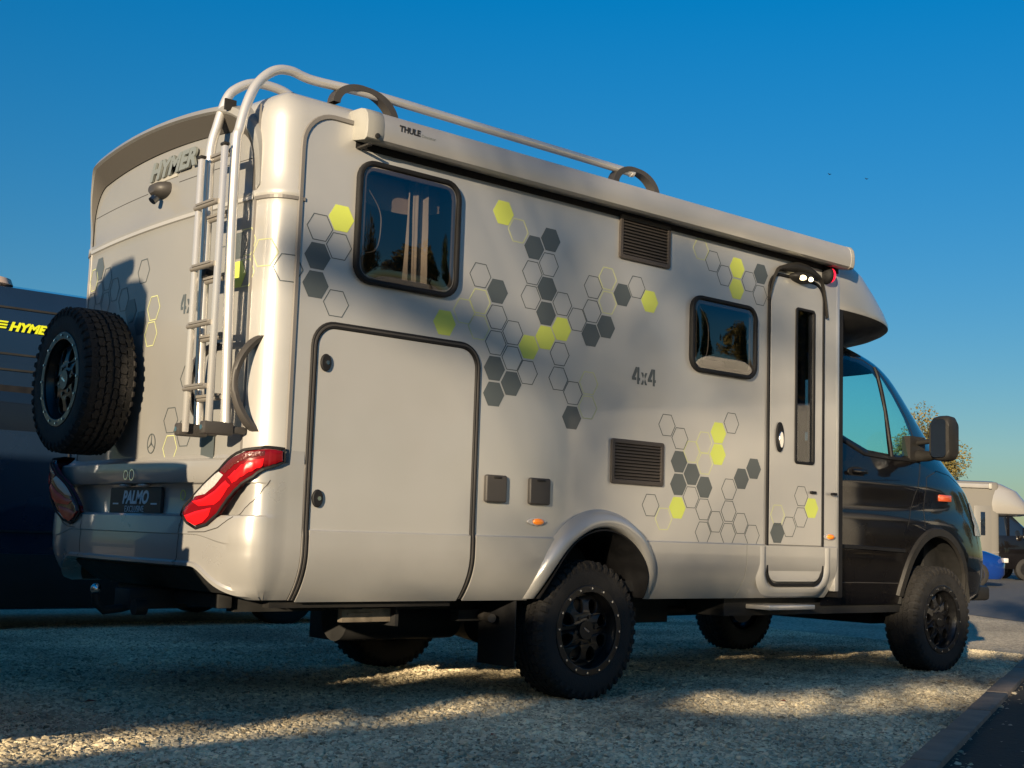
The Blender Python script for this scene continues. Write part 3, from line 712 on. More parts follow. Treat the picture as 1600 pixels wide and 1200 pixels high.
# raised lettering on the rear
def stencil4():
    # stencil digit 4, unit height, lower-left origin
    return [[(.0, .22), (.0, .36), (.30, 1.0), (.40, 1.0), (.40, .72), (.24, .38), (.36, .38), (.36, .22)], [(.44, .0), (.44, 1.0), (.60, 1.0), (.60, .38), (.68, .38), (.68, .22), (.60, .22), (.60, 0)]]
def stencilx(): return [[(0, 0), (.20, 0), (.27, .17), (.20, .31)], [(.34, .17), (.42, 0), (.62, 0), (.40, .36)], [(.0, .72), (.20, .72), (.26, .58), (.20, .40)], [(.34, .56), (.42, .72), (.62, .72), (.40, .37)]]
def m4x4(h):
    polys = []
    for p in stencil4(): polys.append([(x*h-.92*h, z*h) for x, z in p])
    for p in stencilx(): polys.append([(x*h*.85-.16*h, z*h) for x, z in p])
    for p in stencil4(): polys.append([(x*h+.42*h, z*h) for x, z in p])
    mb = MB()
    for p in polys: mb.mesh(plate([p], (), .0015))
    return mesh(mb.v, mb.f)
build('lettering_4x4', place(m4x4(.10), SIDE(3.025, .0, 1.805)), M['decal_dark'], R)
build('lettering_4x4', place(m4x4(.10), REAR(Xr(.72)-.001, .70, 1.955)), M['decal_dark'], R)
# HYMER raised letters
tm = textmesh('HYMER', .125, .32, .006, .012, 1.25, 'CENTER', 1.02)
build('raised_lettering', place(tm, REAR(Xr(1.0)-.004, .945, 2.755)), M['letter'], R)
# rear camera and its strip
mb = MB(); mb.box(Xr(1)-.004, Xr(1)+.002, .90, 1.22, 2.694, 2.712); mb.build('light_strip', M['awn_cap'], R, bevel=.002)
rows = []
for x, w_, z0, z1 in ((.475, .085, 2.60, 2.69), (.44, .085, 2.60, 2.688), (.41, .07, 2.605, 2.68), (.385, .045, 2.62, 2.665)):
    c = 1.045; rows.append([(x, c+w_*cos(t)*1.0, (z0+z1)/2+(z1-z0)/2*(abs(sin(t))**.7)*(1 if sin(t) > 0 else -1)) for t in [2*pi*k/20 for k in range(20)]])
vs, fs = grid(rows, True); fs.append(tuple(range(60, 80))); bm = bmesh.new(); me = mesh(vs, fs); bm.from_mesh(me); bmesh.ops.recalc_face_normals(bm, faces=bm.faces)
cm_ = build('reversing_camera', bm, M['grey_plastic'], R, smooth=50)
mb = MB(); mb.cyl((.41, 1.045, 2.598), (.39, 1.045, 2.575), .022, 14); mb.build('camera_lens', M['darkglass'], cm_, smooth=40)
# thin seam in the upper rear panel
for z in (2.66,):
    for ya, yb in ((.2, .88), (1.24, 2.02)):
        pts = [(Xr(ya+(yb-ya)*i/20)-.0005, ya+(yb-ya)*i/20, z) for i in range(21)]; vs, fs = ribbon(pts, [(-1, 0, 0)]*21, .004, .001); build('panel_seam', mesh(vs, fs), M['grey_plastic'], RP)
pts = [(Xr(.17+1.88*i/30)-.001, .17+1.88*i/30, 2.462) for i in range(31)]; vs, fs = ribbon(pts, [(-1, 0, 0)]*31, .026, .008); build('rear_strip', mesh(vs, fs), M['silver'], R)

# ---- rear spoiler: hooded recess round the top of the rear
def hood_path(y0, y1, ztop, zb, r, crown, n=10):
    pts = [(y0, zb), (y0, zb+(ztop-r-zb)*.5)]
    pts += [(y0+r-r*cos(pi/2*k/n), ztop-r+r*sin(pi/2*k/n)) for k in range(n+1)]
    m = 24
    pts += [(y0+r+(y1-y0-2*r)*k/m, ztop+crown*(1-(2*k/m-1)**2)) for k in range(1, m)]
    pts += [(y1-r+r*sin(pi/2*k/n), ztop-r+r*cos(pi/2*k/n)) for k in range(n+1)]
    pts += [(y1, zb+(ztop-r-zb)*.5), (y1, zb)]
    return pts
oa = hood_path(.13, W-.13, 2.935, 2.52, .26, .035); ob = hood_path(.155, W-.155, 2.91, 2.50, .25, .035); oc = hood_path(.185, W-.185, 2.825, 2.50, .20, .03)
def lipx(y, z, d):
    k = max(0, min(1, (z-2.52)/.30)); k = k*k*(3-2*k); e_ = max(0, min(1, (1.02-abs(y-YC))/.35)); e_ = .25+.75*e_*e_*(3-2*e_)
    return Xr(y)-.004-d*1.5*k*e_
rows = [[(Xr(y)+.12, y+(YC-y)*.02, z+.045) for y, z in oa],
        [(lipx(y, z, .02), y, z+.014) for y, z in oa],
        [(lipx(y, z, .055), y, z) for y, z in oa],
        [(lipx(y, z, .065), y, z) for y, z in ob],
        [(lipx(y, z, .055), y+(YC-y)*.01, z-.008) for y, z in ob]]
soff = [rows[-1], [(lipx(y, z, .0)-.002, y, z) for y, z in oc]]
vs, fs = grid(rows); bm = bmesh.new(); me = mesh(vs, fs); bm.from_mesh(me); bmesh.ops.recalc_face_normals(bm, faces=bm.faces)
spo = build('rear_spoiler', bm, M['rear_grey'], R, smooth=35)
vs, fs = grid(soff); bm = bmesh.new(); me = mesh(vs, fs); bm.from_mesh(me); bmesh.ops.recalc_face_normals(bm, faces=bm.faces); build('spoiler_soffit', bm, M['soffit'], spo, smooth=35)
mb = MB(); mb.box(.39, .45, .30, .312, 2.90, 2.955); mb.build('spoiler_clip', M['plastic'], R)

# ---- garage door gasket, door gaskets
def gasket(outer_pts, wd, y, name, m, follow=True, closed=True, th=.010, parent=R):
    pts = []
    N = len(outer_pts)
    seq = outer_pts + ([outer_pts[0], outer_pts[1]] if closed else [])
    for i in range(len(seq)-1):
        a_, b_ = Vector(seq[i]), Vector(seq[i+1]); k = max(1, int((b_-a_).length/.03))
        for j in range(k): q_ = a_+(b_-a_)*j/k; pts.append((q_.x, y+(ysk(q_.y)-.004*(q_.y < .89) if follow else 0), q_.y))
    q_ = Vector(seq[-1]); pts.append((q_.x, y+(ysk(q_.y)-.004*(q_.y < .89) if follow else 0), q_.y))
    nr = [(0, -1, 0)]*len(pts); vs, fs = ribbon(pts, nr, wd, th); return build(name, mesh(vs, fs), m, parent)
gp = [(.772, .566), (.772, 1.74)] + [(.772+.11-.11*cos(pi/2*k/8), 1.765+.11*sin(pi/2*k/8)) for k in range(9)] + [(1.66, 1.875)] + [(1.663+.11*sin(pi/2*k/8), 1.765+.11*cos(pi/2*k/8)) for k in range(9)] + [(1.773, .566)]
gd = build('garage_door', place(plate([[(.79, .895)] + [(1.755, .895)] + [(1.755-.10+.10*cos(pi/2*k/8), 1.757+.10*sin(pi/2*k/8)) for k in range(9)] + [(.79+.10-.10*sin(pi/2*k/8), 1.757+.10*cos(pi/2*k/8)) for k in range(9)]], (), .004, .001), SIDE(0, .0005, 0)), M['silver_side'], R, smooth=30)
gasket(gp, .036, -.001, 'door_seal', M['rubber'], closed=False)
gasket(gp, .012, -.009, 'seal_lip', M['grey_plastic'], closed=False, th=.005)
gasket([(.758, .566), (.758, .90), (.756, 1.2)], .012, -.003, 'panel_seam', M['trim'], closed=False, th=.004)
for x, z in ((.835, 1.69), (.825, 1.045)):
    k = build('door_lock', place(plate([circ(0, 0, .029, 28, .042)], (), .016, .005), SIDE(x, -.002, z)), M['rubber'], gd, smooth=50)
    build('key_slot', place(plate([circ(.0, 0, .013, 20)], (), .003), SIDE(x+.006, -.0185, z)), M['chrome'], k) if False else None
    mb = MB(); mb.cyl((x+.006, -.018, z), (x+.006, -.021, z), .010, 16); mb.build('lock_barrel', M['chrome'], gd, smooth=40)
# entry door
dr = build('entry_door', place(plate([rrect(4.205, 4.76, .90, 2.65, [0, 0, .10, .10])], [dwin], .012, .003), SIDE(0, .0, 0)), M['silver_side'], R, smooth=30)
build('door_lower_panel', place(plate([rrect(4.205, 4.76, .665, .895, [.08, .08, 0, 0])], (), .012, .003), SIDE(0, .004, 0)), M['silver_side'], dr, smooth=30)
dp = rrect(4.19, 4.775, .645, 2.665, [.095, .095, .115, .115], 8)
gasket(dp, .022, -.002, 'door_seal', M['rubber'], follow=False, th=.012)
# lower door surround moulding (U shape)
def surround(w_out, y_):
    L = rrect(4.19-w_out, 4.775+w_out, .645-w_out*.8, 1.2, [.12+w_out*.5]*2+[0, 0], 8)
    return L
rows = []
for w_o, y_ in ((.012, -.004), (.025, -.020), (.055, -.026), (.075, -.018), (.10, -.002)):
    base = rrect(4.19-w_o, 4.775+w_o, .645-w_o*.75, .89, [.10+w_o*.6, .10+w_o*.6, 0, 0], 10); base = base[0:22]
    # order: bottom-left arc then bottom-right arc; prepend / append the tops
    path = [(4.19-w_o, .887)] + [(x, z) for x, z in base] + [(4.775+w_o, .887)]
    rows.append([(x, y_+ysk(z)*.35*(z < .8), z) for x, z in path])
vs, fs = grid(rows); bm = bmesh.new(); me = mesh(vs, fs); bm.from_mesh(me); bmesh.ops.recalc_face_normals(bm, faces=bm.faces); build('door_surround', bm, M['silver'], R, smooth=50)
# door handle
hd = build('door_handle', place(plate([circ(0, 0, .040, 32, .098)], (), .014, .005), SIDE(4.298, -.011, 1.592)), M['rubber'], dr, smooth=50)
build('handle_pull', place(plate([circ(0, -.018, .023, 24, .055)], (), .010, .004), SIDE(4.298, -.024, 1.592)), M['chrome'], dr, smooth=50)
for x in (4.655, 4.885):
    build('door_catch', place(plate([rrect(-.028, .028, -.009, .009, .008)], (), .02, .004), SIDE(x, -.011, 1.25)), M['rubber'], dr, smooth=40)
# hood over the door with the awning lamp
rows = []
for dz, y_ in ((0, -.002), (.004, -.022), (.010, -.028), (.016, -.022), (.018, -.002)):
    row = []
    for i in range(25):
        t = i/24; x = 4.175+.63*t
        base = 2.675+.02*sin(pi*t)
        edge = 0
        if t < .16: edge = -.20*(1-t/.16)**2
        if t > .84: edge = -.24*((t-.84)/.16)**2
        row.append((x+(-.01 if t < .5 else .01)*0, y_-.03*sin(pi*t), base+edge+dz*(1+3.2*sin(pi*t)**2)))
    rows.append(row)
vs, fs = grid(rows); bm = bmesh.new(); me = mesh(vs, fs); bm.from_mesh(me); bmesh.ops.recalc_face_normals(bm, faces=bm.faces); hood = build('door_hood', bm, M['plastic'], R, smooth=60)
rows = []
for s_, y_ in ((1, -.012), (.98, -.05), (.8, -.075), (.3, -.085)):
    rows.append([(4.50+.115*s_*cos(t), y_, 2.668+.036*s_*sin(t)) for t in [2*pi*k/24 for k in range(24)]])
vs, fs = grid(rows, True); fs.append(tuple(range(72, 96))); bm = bmesh.new(); me = mesh(vs, fs); bm.from_mesh(me); bmesh.ops.recalc_face_normals(bm, faces=bm.faces); build('lamp_housing', bm, M['plastic'], hood, smooth=50)
for x in (4.455, 4.53):
    bm = bmesh.new(); bmesh.ops.create_uvsphere(bm, u_segments=14, v_segments=8, radius=1, matrix=Matrix.Translation((x, -.068, 2.659)) @ Matrix.Diagonal((.036, .024, .018, 1)))
    build('awning_lamp', bm, M['lamp'], hood, smooth=60)
# red light at the front top corner
bm = bmesh.new(); bmesh.ops.create_uvsphere(bm, u_segments=20, v_segments=12, radius=1, matrix=Matrix.Translation((4.80, -.012, 2.735)) @ Matrix.Diagonal((.036, .06, .062, 1)))
rb = build('marker_base', bm, M['rubber'], R, smooth=60)
bm = bmesh.new(); bmesh.ops.create_uvsphere(bm, u_segments=20, v_segments=12, radius=1, matrix=Matrix.Translation((4.815, -.032, 2.735)) @ Matrix.Diagonal((.030, .042, .050, 1)))
build('red_lamp', bm, M['redlamp'], rb, smooth=60)
# step
mb = MB(); mb.box(4.22, 4.70, -.01, .30, .485, .515); mb.build('entry_step', M['alu'], R, bevel=.006)
# ---- windows
def window(o_, y0, name, label, wide=.022):
    f = build(name, place(plate([inset(o_, -wide)], [inset(o_, .004)], .034, .008), SIDE(0, .004, 0)), M['rubber'], R, smooth=40); tag(f, label)
    build('inner_frame', place(plate([inset(o_, .006)], [inset(o_, .030)], .012, .003), SIDE(0, -.006, 0)), M['trim'], f, smooth=40)
    # bulged pane
    xs = [p[0] for p in o_]; zs_ = [p[1] for p in o_]; x0_, x1_, z0_, z1_ = min(xs)-.004, max(xs)+.004, min(zs_)-.004, max(zs_)+.004; rows = []
    for a_ in range(25):
        t = a_/12-1; rows.append([((x0_+x1_)/2+(x1_-x0_)/2*q, -.016-.013*(1-t**4)*(1-q**4), (z0_+z1_)/2+(z1_-z0_)/2*t) for q in [b_/12-1 for b_ in range(25)]])
    vs, fs = grid(rows); bm = bmesh.new(); me = mesh(vs, fs); bm.from_mesh(me)
    pl_ = inset(o_, -.003); cut = carve(bm, pl_, lambda c: True); nb_ = split_off(bm, cut); bm.free(); bm = nb_; bmesh.ops.recalc_face_normals(bm, faces=bm.faces)
    build('pane', bm, M['pane'], f, smooth=60)
    return f
wa = window(win1, 0, 'side_window', 'large rear side window with a curtain behind its pane')
wb = window(win2, 0, 'side_window', 'smaller side window next to the entry door')
# curtain with folds, pleated blind, latch arms
rows = []
for z in [2.70-.06*i for i in range(10)]:
    rows.append([(1.335+.16*t+.0*z+.006*sin(t*9+z*3), .10+.020*sin(t*17+z*1.5)+.008*sin(t*41+z*4), z) for t in [k/40 for k in range(41)]])
vs, fs = grid(rows); build('curtain', mesh(vs, fs), M['curtain'], wa, smooth=80)
rows = []
for k in range(7):
    rows.append([(.99+.59*t, .13+.004*(k % 2), 2.70-.02*k-.05*(1-(2*t-1)**2)*(k/6)) for t in [i/12 for i in range(13)]])
vs, fs = grid(rows); build('roller_blind', mesh(vs, fs), M['blind'], wa, smooth=60)
for f, x0, x1, zt, zb_ in ((wa, 1.02, 1.12, 2.58, 2.25), (wb, 3.50, 3.62, 2.34, 2.0)):
    vs, fs = tube(smooth_path([(x0, .0, zt+.02), (x0+.08, -.002, zt-.08), (x0+.10, -.002, (zt+zb_)/2), (x0+.08, -.002, zb_+.04), (x0, 0, zb_)]), .0035, 6); build('window_stay', mesh(vs, fs), M['trim'], f, smooth=60)
mb = MB(); mb.box(3.62, 3.92, .09, .12, 1.965, 1.99); mb.box(3.66, 3.88, .10, .13, 2.0, 2.04); mb.build('window_latch', M['trim'], wb, bevel=.004)
build('door_window_frame', place(plate([inset(dwin, -.010)], [inset(dwin, .008)], .012, .003), SIDE(0, -.010, 0)), M['rubber'], dr, smooth=40)
mb = MB(); mb.box(4.472, 4.658, -.006, -.002, 1.442, 2.458); mb.build('door_window_pane', M['door_pane'], dr)
mb = MB(); mb.box(4.46, 4.67, .06, .07, 1.42, 2.48); mb.build('door_blind', M['cushion'], dr)
# ---- interior
mb = MB(); mb.box(.72, 4.9, .10, W-.10, .60, .66); mb.build('floor_slab', M['under'], R)
mb = MB(); mb.box(.8, 4.85, 1.45, 1.47, .66, 2.9); mb.box(2.2, 2.22, .06, 1.45, .66, 2.9); mb.box(3.2, 3.22, .06, 1.45, .66, 2.9); mb.box(4.3, 4.32, .25, 1.45, .66, 2.0); mb.build('interior_partition', M['interior'], R)
mb = MB(); mb.box(.82, 1.75, .12, 1.4, 1.9, 2.10); mb.build('bed', M['cushion'], R, bevel=.03)
for cx_, rx_ in ((1.02, .20), (1.47, .24)):
    bm = bmesh.new(); bmesh.ops.create_uvsphere(bm, u_segments=24, v_segments=14, radius=1, matrix=Matrix.Translation((cx_, .28, 2.16)) @ Matrix.Diagonal((rx_, .08, .20, 1))); build('cushion', bm, M['cushion'], R, smooth=60)
mb = MB(); mb.box(.80, 2.1, .95, .97, 2.0, 2.9); mb.build('rear_bulkhead', M['interior'], R)
# ---- vents
def vent(x0, x1, z0, z1, n):
    o = build('vent_grille', place(plate([rrect(x0, x1, z0, z1, .015)], [rrect(x0+.026, x1-.026, z0+.026, z1-.026, .004)], .016, .004), SIDE(0, .0, 0)), M['vent'], R, smooth=40)
    mb = MB(); mb.box(x0+.02, x1-.02, -.003, -.001, z0+.02, z1-.02); mb.build('grille_backing', M['under'], o)
    h = (z1-z0-.052)/n
    for k in range(n):
        z = z0+.026+h*(k+.12); mb = MB()
        mb.add([(x0+.026, -.004, z+h*.75), (x1-.026, -.004, z+h*.75), (x1-.026, -.015, z+h*.28), (x0+.026, -.015, z+h*.28), (x0+.026, -.015, z+h*.12), (x1-.026, -.015, z+h*.12)], [(0, 1, 2, 3), (3, 2, 5, 4)])
        mb.build('louvre_slat', M['vent'], o)
    return o
tag(vent(2.797, 3.230, 2.526, 2.786, 11), 'upper vent grille under the awning'); tag(vent(2.770, 3.207, 1.217, 1.474, 11), 'lower vent grille above the skirt')
# ---- sockets, markers, sticker
for x0, x1 in ((1.842, 1.985), (2.148, 2.297)):
    s_ = build('socket_cover', place(plate([rrect(x0, x1, 1.071, 1.215, .012)], (), .026, .008), SIDE(0, .0, 0)), M['grey_plastic'], R, smooth=50)
    mb = MB(); mb.box(x0+.045, x1-.045, -.031, -.024, 1.196, 1.208); mb.build('cover_catch', M['plastic'], s_, bevel=.002)
def marker(x, z):
    b_ = build('side_marker', place(plate([[(x_*1.0+x, z_+z) for x_, z_ in [(.068*cos(t)*(abs(cos(t))**.3), .022*sin(t)) for t in [2*pi*k/28 for k in range(28)]]]], (), .010, .003), SIDE(0, .0, 0)), M['clear_lens'], R, smooth=50)
    bm = bmesh.new(); bmesh.ops.create_uvsphere(bm, u_segments=16, v_segments=10, radius=1, matrix=Matrix.Translation((x+.008, -.010, z)) @ Matrix.Diagonal((.040, .018, .018, 1))); build('amber_lens', bm, M['amber'], b_, smooth=60)
marker(2.218, .980); marker(4.856, .963)
for x, z, w_, h_, m_ in ((3.99, .80, .10, .05, 'awn_cap'),):
    s_ = build('small_sticker', place(plate([rrect(x-w_/2, x+w_/2, z-h_/2, z+h_/2, .004)], (), .001), SIDE(0, -.0060, 0)), M['white_paint'], R)
    mb = MB()
    for k, (dx, dw, dh) in enumerate(((-.040, .016, .03), (-.016, .014, .022), (.006, .012, .03), (.030, .018, .026))): mb.box(x+dx, x+dx+dw, -.0085, -.0075, z-dh/2-.004, z+dh/2-.004)
    mb.build('sticker_print', M['letter'], s_)
mb = MB(); mb.box(.655, .688, -.002, .02, 2.43, 2.44)

# ---- hexagon decals (flat vinyl, one object each)
def hexpts(r): return [(r*cos(pi/3*k), r*sin(pi/3*k)) for k in range(6)]
HF = plate([hexpts(.0735)], (), .0008); HF2 = HF.copy(); HO = plate([hexpts(.0745)], [hexpts(.0695)], .0008); HO2 = HO.copy(); HO3 = HO.copy()
for me, m_ in ((HF, 'decal_dark'), (HF2, 'decal_lime'), (HO, 'decal_dark'), (HO2, 'decal_lime_pale')): me.materials.append(M[m_])
HM = {'F': HF, 'L': HF2, 'O': HO, 'l': HO2}
side_hex = [(0.889,2.403,'L'),(0.770,2.337,'O'),(0.883,2.263,'O'),(0.765,2.196,'F'),(0.762,2.058,'F'),(0.882,1.983,'O'),(1.914,2.626,'L'),(2.024,2.547,'l'),(2.143,2.474,'F'),(2.263,2.538,'F'),(2.255,2.397,'O'),(2.135,2.332,'O'),(2.130,2.195,'O'),(2.248,2.260,'F'),(2.245,2.121,'F'),(2.365,2.192,'O'),(2.482,2.119,'O'),(2.597,2.183,'O'),(2.601,2.323,'O'),(2.838,2.313,'F'),(2.956,2.376,'O'),(3.070,2.307,'L'),(2.711,2.108,'F'),(2.592,2.045,'F'),(2.365,2.050,'L'),(2.245,1.987,'L'),(2.126,1.920,'L'),(1.770,2.261,'O'),(1.891,2.193,'F'),(1.893,2.053,'O'),(2.009,1.984,'O'),(1.892,1.915,'O'),(1.544,1.977,'L'),(1.671,2.055,'l'),(1.773,2.122,'l'),(1.773,1.983,'l'),(2.716,2.39,'l'),(2.72,2.25,'l'),
(2.010,1.846,'O'),(2.123,1.781,'O'),(1.889,1.778,'F'),(2.009,1.709,'F'),(1.890,1.641,'F'),(2.356,1.909,'O'),(2.352,1.771,'O'),(2.465,1.702,'O'),(2.461,1.564,'F'),(2.585,1.77,'l'),(2.583,1.632,'l'),
(3.242,1.585,'O'),(3.359,1.514,'O'),(3.354,1.374,'F'),(3.352,1.238,'F'),(3.471,1.305,'F'),(3.588,1.233,'F'),(3.467,1.166,'O'),(3.584,1.098,'O'),(3.697,1.027,'O'),(3.582,0.959,'O'),(3.819,1.096,'O'),(3.816,0.957,'O'),(3.936,1.024,'O'),(4.050,0.954,'O'),(3.820,1.232,'O'),(3.938,1.303,'F'),(4.058,1.373,'F'),(3.834,1.645,'O'),(3.711,1.575,'L'),(3.710,1.441,'L'),(3.581,1.506,'l'),(3.590,1.376,'l'),(3.466,1.441,'l'),(3.347,1.099,'L'),(3.114,1.105,'O'),(3.228,1.029,'l'),
(3.635,2.643,'O'),(3.748,2.570,'O'),(3.870,2.639,'L'),(3.867,2.502,'L'),(3.989,2.569,'O'),(4.107,2.637,'F'),(4.102,2.496,'O'),(3.52,2.70,'l')]
door_hex = [(4.536,1.221,'O'),(4.532,1.082,'O'),(4.649,1.147,'L'),(4.410,1.017,'O'),(4.288,0.975,'F'),(4.290,1.090,'l')]
SW = COL.objects['side_wall']
def hexes(lst, y, parent):
    for x, z, k in lst:
        o = bpy.data.objects.new('hexagon_decal', HM[k]); link(o); o.parent = parent; o.matrix_parent_inverse = worldmat(parent).inverted()
        mm = SIDE(x, y, z); o.location = (x, y, z); o.rotation_euler = mm.to_euler()
hexes(side_hex, .0005, SW); hexes([(4.228-.045, 2.706-.03, 'F')][:0], .0005, SW); hexes(door_hex, -.0125, dr)
rear_hex = [(2.00,2.150,'O'),(1.886,2.342,'F'),(1.749,2.264,'O'),(1.876,2.201,'O'),(1.619,2.187,'O'),(1.753,2.124,'O'),(1.475,2.112,'O'),(1.362,2.035,'F'),(1.229,1.956,'F'),(1.228,2.237,'O'),(1.076,2.020,'l'),(1.091,1.884,'l'),(0.663,1.624,'O'),(0.808,1.420,'O'),(0.799,1.279,'l'),(0.668,1.349,'O'),
(0.380,2.315,'O'),(0.275,2.24,'F'),(0.275,2.099,'L'),(1.98,2.29,'l')]
for y, z, k in rear_hex:
    o = bpy.data.objects.new('hexagon_decal', HM[k]); link(o); o.parent = RP; o.matrix_parent_inverse = worldmat(RP).inverted()
    sl = math.atan(.1*(YC-y)/.94**2); o.location = (Xr(y)-.0015, y, z); o.rotation_euler = (Matrix.Rotation(sl, 4, 'Z') @ REAR(0, 0, 0)).to_euler()
# outlines wrapping round the corner profile
def wrap_hex(uc, zc, m_, fill=False, r=.074):
    P3 = []; N3 = []
    for k in range(6):
        a_ = (r*cos(pi/3*k), r*sin(pi/3*k)); b_ = (r*cos(pi/3*(k+1)), r*sin(pi/3*(k+1)))
        for j in range(5):
            t = j/5; p, nn = plan(uc+a_[0]+(b_[0]-a_[0])*t, .0012); P3.append((p.x, p.y, zc+a_[1]+(b_[1]-a_[1])*t)); N3.append((nn.x, nn.y, 0))
    P3.append(P3[0]); N3.append(N3[0]); P3.append(P3[1]); N3.append(N3[1])
    vs, fs = ribbon(P3, N3, .005, .0004); build('hexagon_decal', mesh(vs, fs), m_, COL.objects['body_shell'])
wrap_hex(1.03, 2.185, M['decal_lime_pale']); wrap_hex(.90, 2.25, M['decal_lime_pale']); wrap_hex(.90, 2.10, M['decal_lime_pale']); wrap_hex(1.155, 2.115, M['decal_dark'])

# ---- ladder
XR = .375; YRa, YRb = .135, .385                    # thick rails: right, left
def bent(pts, k=8): return smooth_path(pts, k)
lad = empty('ladder', (0, 0, 0)); lad.parent = R; lad.matrix_parent_inverse = worldmat(R).inverted()
rr_path = [(XR+.028, YRa, 1.36), (XR+.012, YRa, 1.8), (XR, YRa, 2.25), (XR-.002, YRa, 2.68), (XR+.01, YRa, 2.76), (XR+.045, YRa+.01, 2.89), (XR+.10, YRa+.02, 3.01), (XR+.19, YRa+.03, 3.10), (XR+.29, YRa+.04, 3.13), (XR+.43, YRa+.045, 3.118), (1.16, YRa+.03, 3.128), (1.8, .165, 3.126), (2.96, .165, 3.121), (3.05, .165, 3.115)]
vs, fs = tube(bent(rr_path, 7), .0235, 16); build('roof_rail', mesh(vs, fs), M['alu'], lad, smooth=60)
lr_path = [(XR+.02, YRb, 1.355), (XR+.008, YRb, 1.8), (XR, YRb, 2.40), (XR-.004, YRb, 2.69), (XR+.025, YRb, 2.84), (XR+.065, YRb, 2.98), (XR+.115, YRb, 3.045), (XR+.21, YRb, 3.098), (XR+.33, YRb, 3.105), (XR+.42, YRb, 3.085), (XR+.50, YRb, 3.03)]
vs, fs = tube(bent(lr_path, 7), .0235, 16); build('ladder_rail', mesh(vs, fs), M['alu'], lad, smooth=60)
XT = XR-.062
for y, z1 in ((YRa-.005, 2.665), (YRb-.03, 2.645)):
    mb = MB(); mb.box(XT-.013, XT+.013, y-.018, y+.018, 1.33, z1); mb.build('folding_rail', M['alu'], lad, bevel=.008)
    mb = MB(); mb.box(XT-.015, XT+.015, y-.020, y+.020, z1, z1+.014); mb.build('rail_cap', M['plastic'], lad, bevel=.003)
for z in (2.655, 2.355, 2.055, 1.775, 1.49):
    mb = MB(); mb.cyl((XR+.004, YRa, z), (XR+.004, YRb, z), .0125, 12); mb.box(XR-.016, XR+.02, YRa+.02, YRb-.02, z+.006, z+.018); mb.build('rung', M['rung'], lad, smooth=40)
for z in (2.40, 2.105, 1.83, 1.535):
    mb = MB(); mb.cyl((XT-.012, YRa+.0, z), (XT-.012, YRb-.02, z), .0125, 12); mb.box(XT-.03, XT+.01, YRa+.02, YRb-.05, z+.004, z+.014); mb.build('rung', M['rung'], lad, smooth=40)
for y in (YRa, YRb):
    mb = MB(); mb.box(XT-.03, XR+.06, y-.026, y+.026, 1.315, 1.375); mb.box(XR+.03, XR+.13, y-.018, y+.018, 1.325, 1.36); f_ = mb.build('rail_foot', M['grey_plastic'], lad, bevel=.010)
    mb = MB(); mb.cyl((XT-.034, y, 1.345), (XT-.028, y, 1.345), .012, 12); mb.build('foot_screw', M['chrome'], lad)
mb = MB(); mb.box(XR-.02, XR+.03, YRb-.07, YRb-.01, 2.07, 2.13); mb.build('ladder_latch', M['rubber'], lad, bevel=.008)
# grab arcs beside the ladder
for y, s_ in ((.10, 1), (.42, .94)):
    path = []
    for k in range(21):
        t = -1+2*k/20; path.append((t, .128*(1-t*t)**.8))
    rows = []
    x_s = Xr(y)+(.03 if y < .2 else 0); zc = 1.565
    for t, d in path:
        wv = .012+.028*abs(t)**1.5; zz = zc+t*.225*s_; th = .014+.010*abs(t)
        rows.append([(x_s-d-.0+th*a_, y+wv*b_, zz+c_*.012) for a_, b_, c_ in ((-1, -.3, 0), (-1, .3, 0), (-.3, 1, 0), (1, .8, 0), (1, -.8, 0), (-.3, -1, 0))])
    vs, fs = grid(rows, True); fs += [tuple(range(6)), tuple(range(len(vs)-6, len(vs)))]; bm = bmesh.new(); me = mesh(vs, fs); bm.from_mesh(me); bmesh.ops.recalc_face_normals(bm, faces=bm.faces)
    build('grab_handle', bm, M['grey_plastic'], R, smooth=50)
# roof rail feet
for x0 in (.93, 2.92):
    rows = []
    for k in range(21):
        t = k/20; ang = pi*t; x = x0+.17-.17*cos(ang); z = 3.03+.115*sin(ang)-.03*t; h = .020+.012*abs(cos(ang))
        ox, oz = -cos(ang), sin(ang)
        rows.append([(x+ox*h, .14, z+oz*h), (x+ox*h, .20, z+oz*h), (x-ox*h*.3, .20, z-oz*h*.3), (x-ox*h*.3, .14, z-oz*h*.3)])
    vs, fs = grid(rows, True); bm = bmesh.new(); me = mesh(vs, fs); bm.from_mesh(me); bmesh.ops.recalc_face_normals(bm, faces=bm.faces); build('roof_rail_foot', bm, M['grey_plastic'], lad, smooth=50)

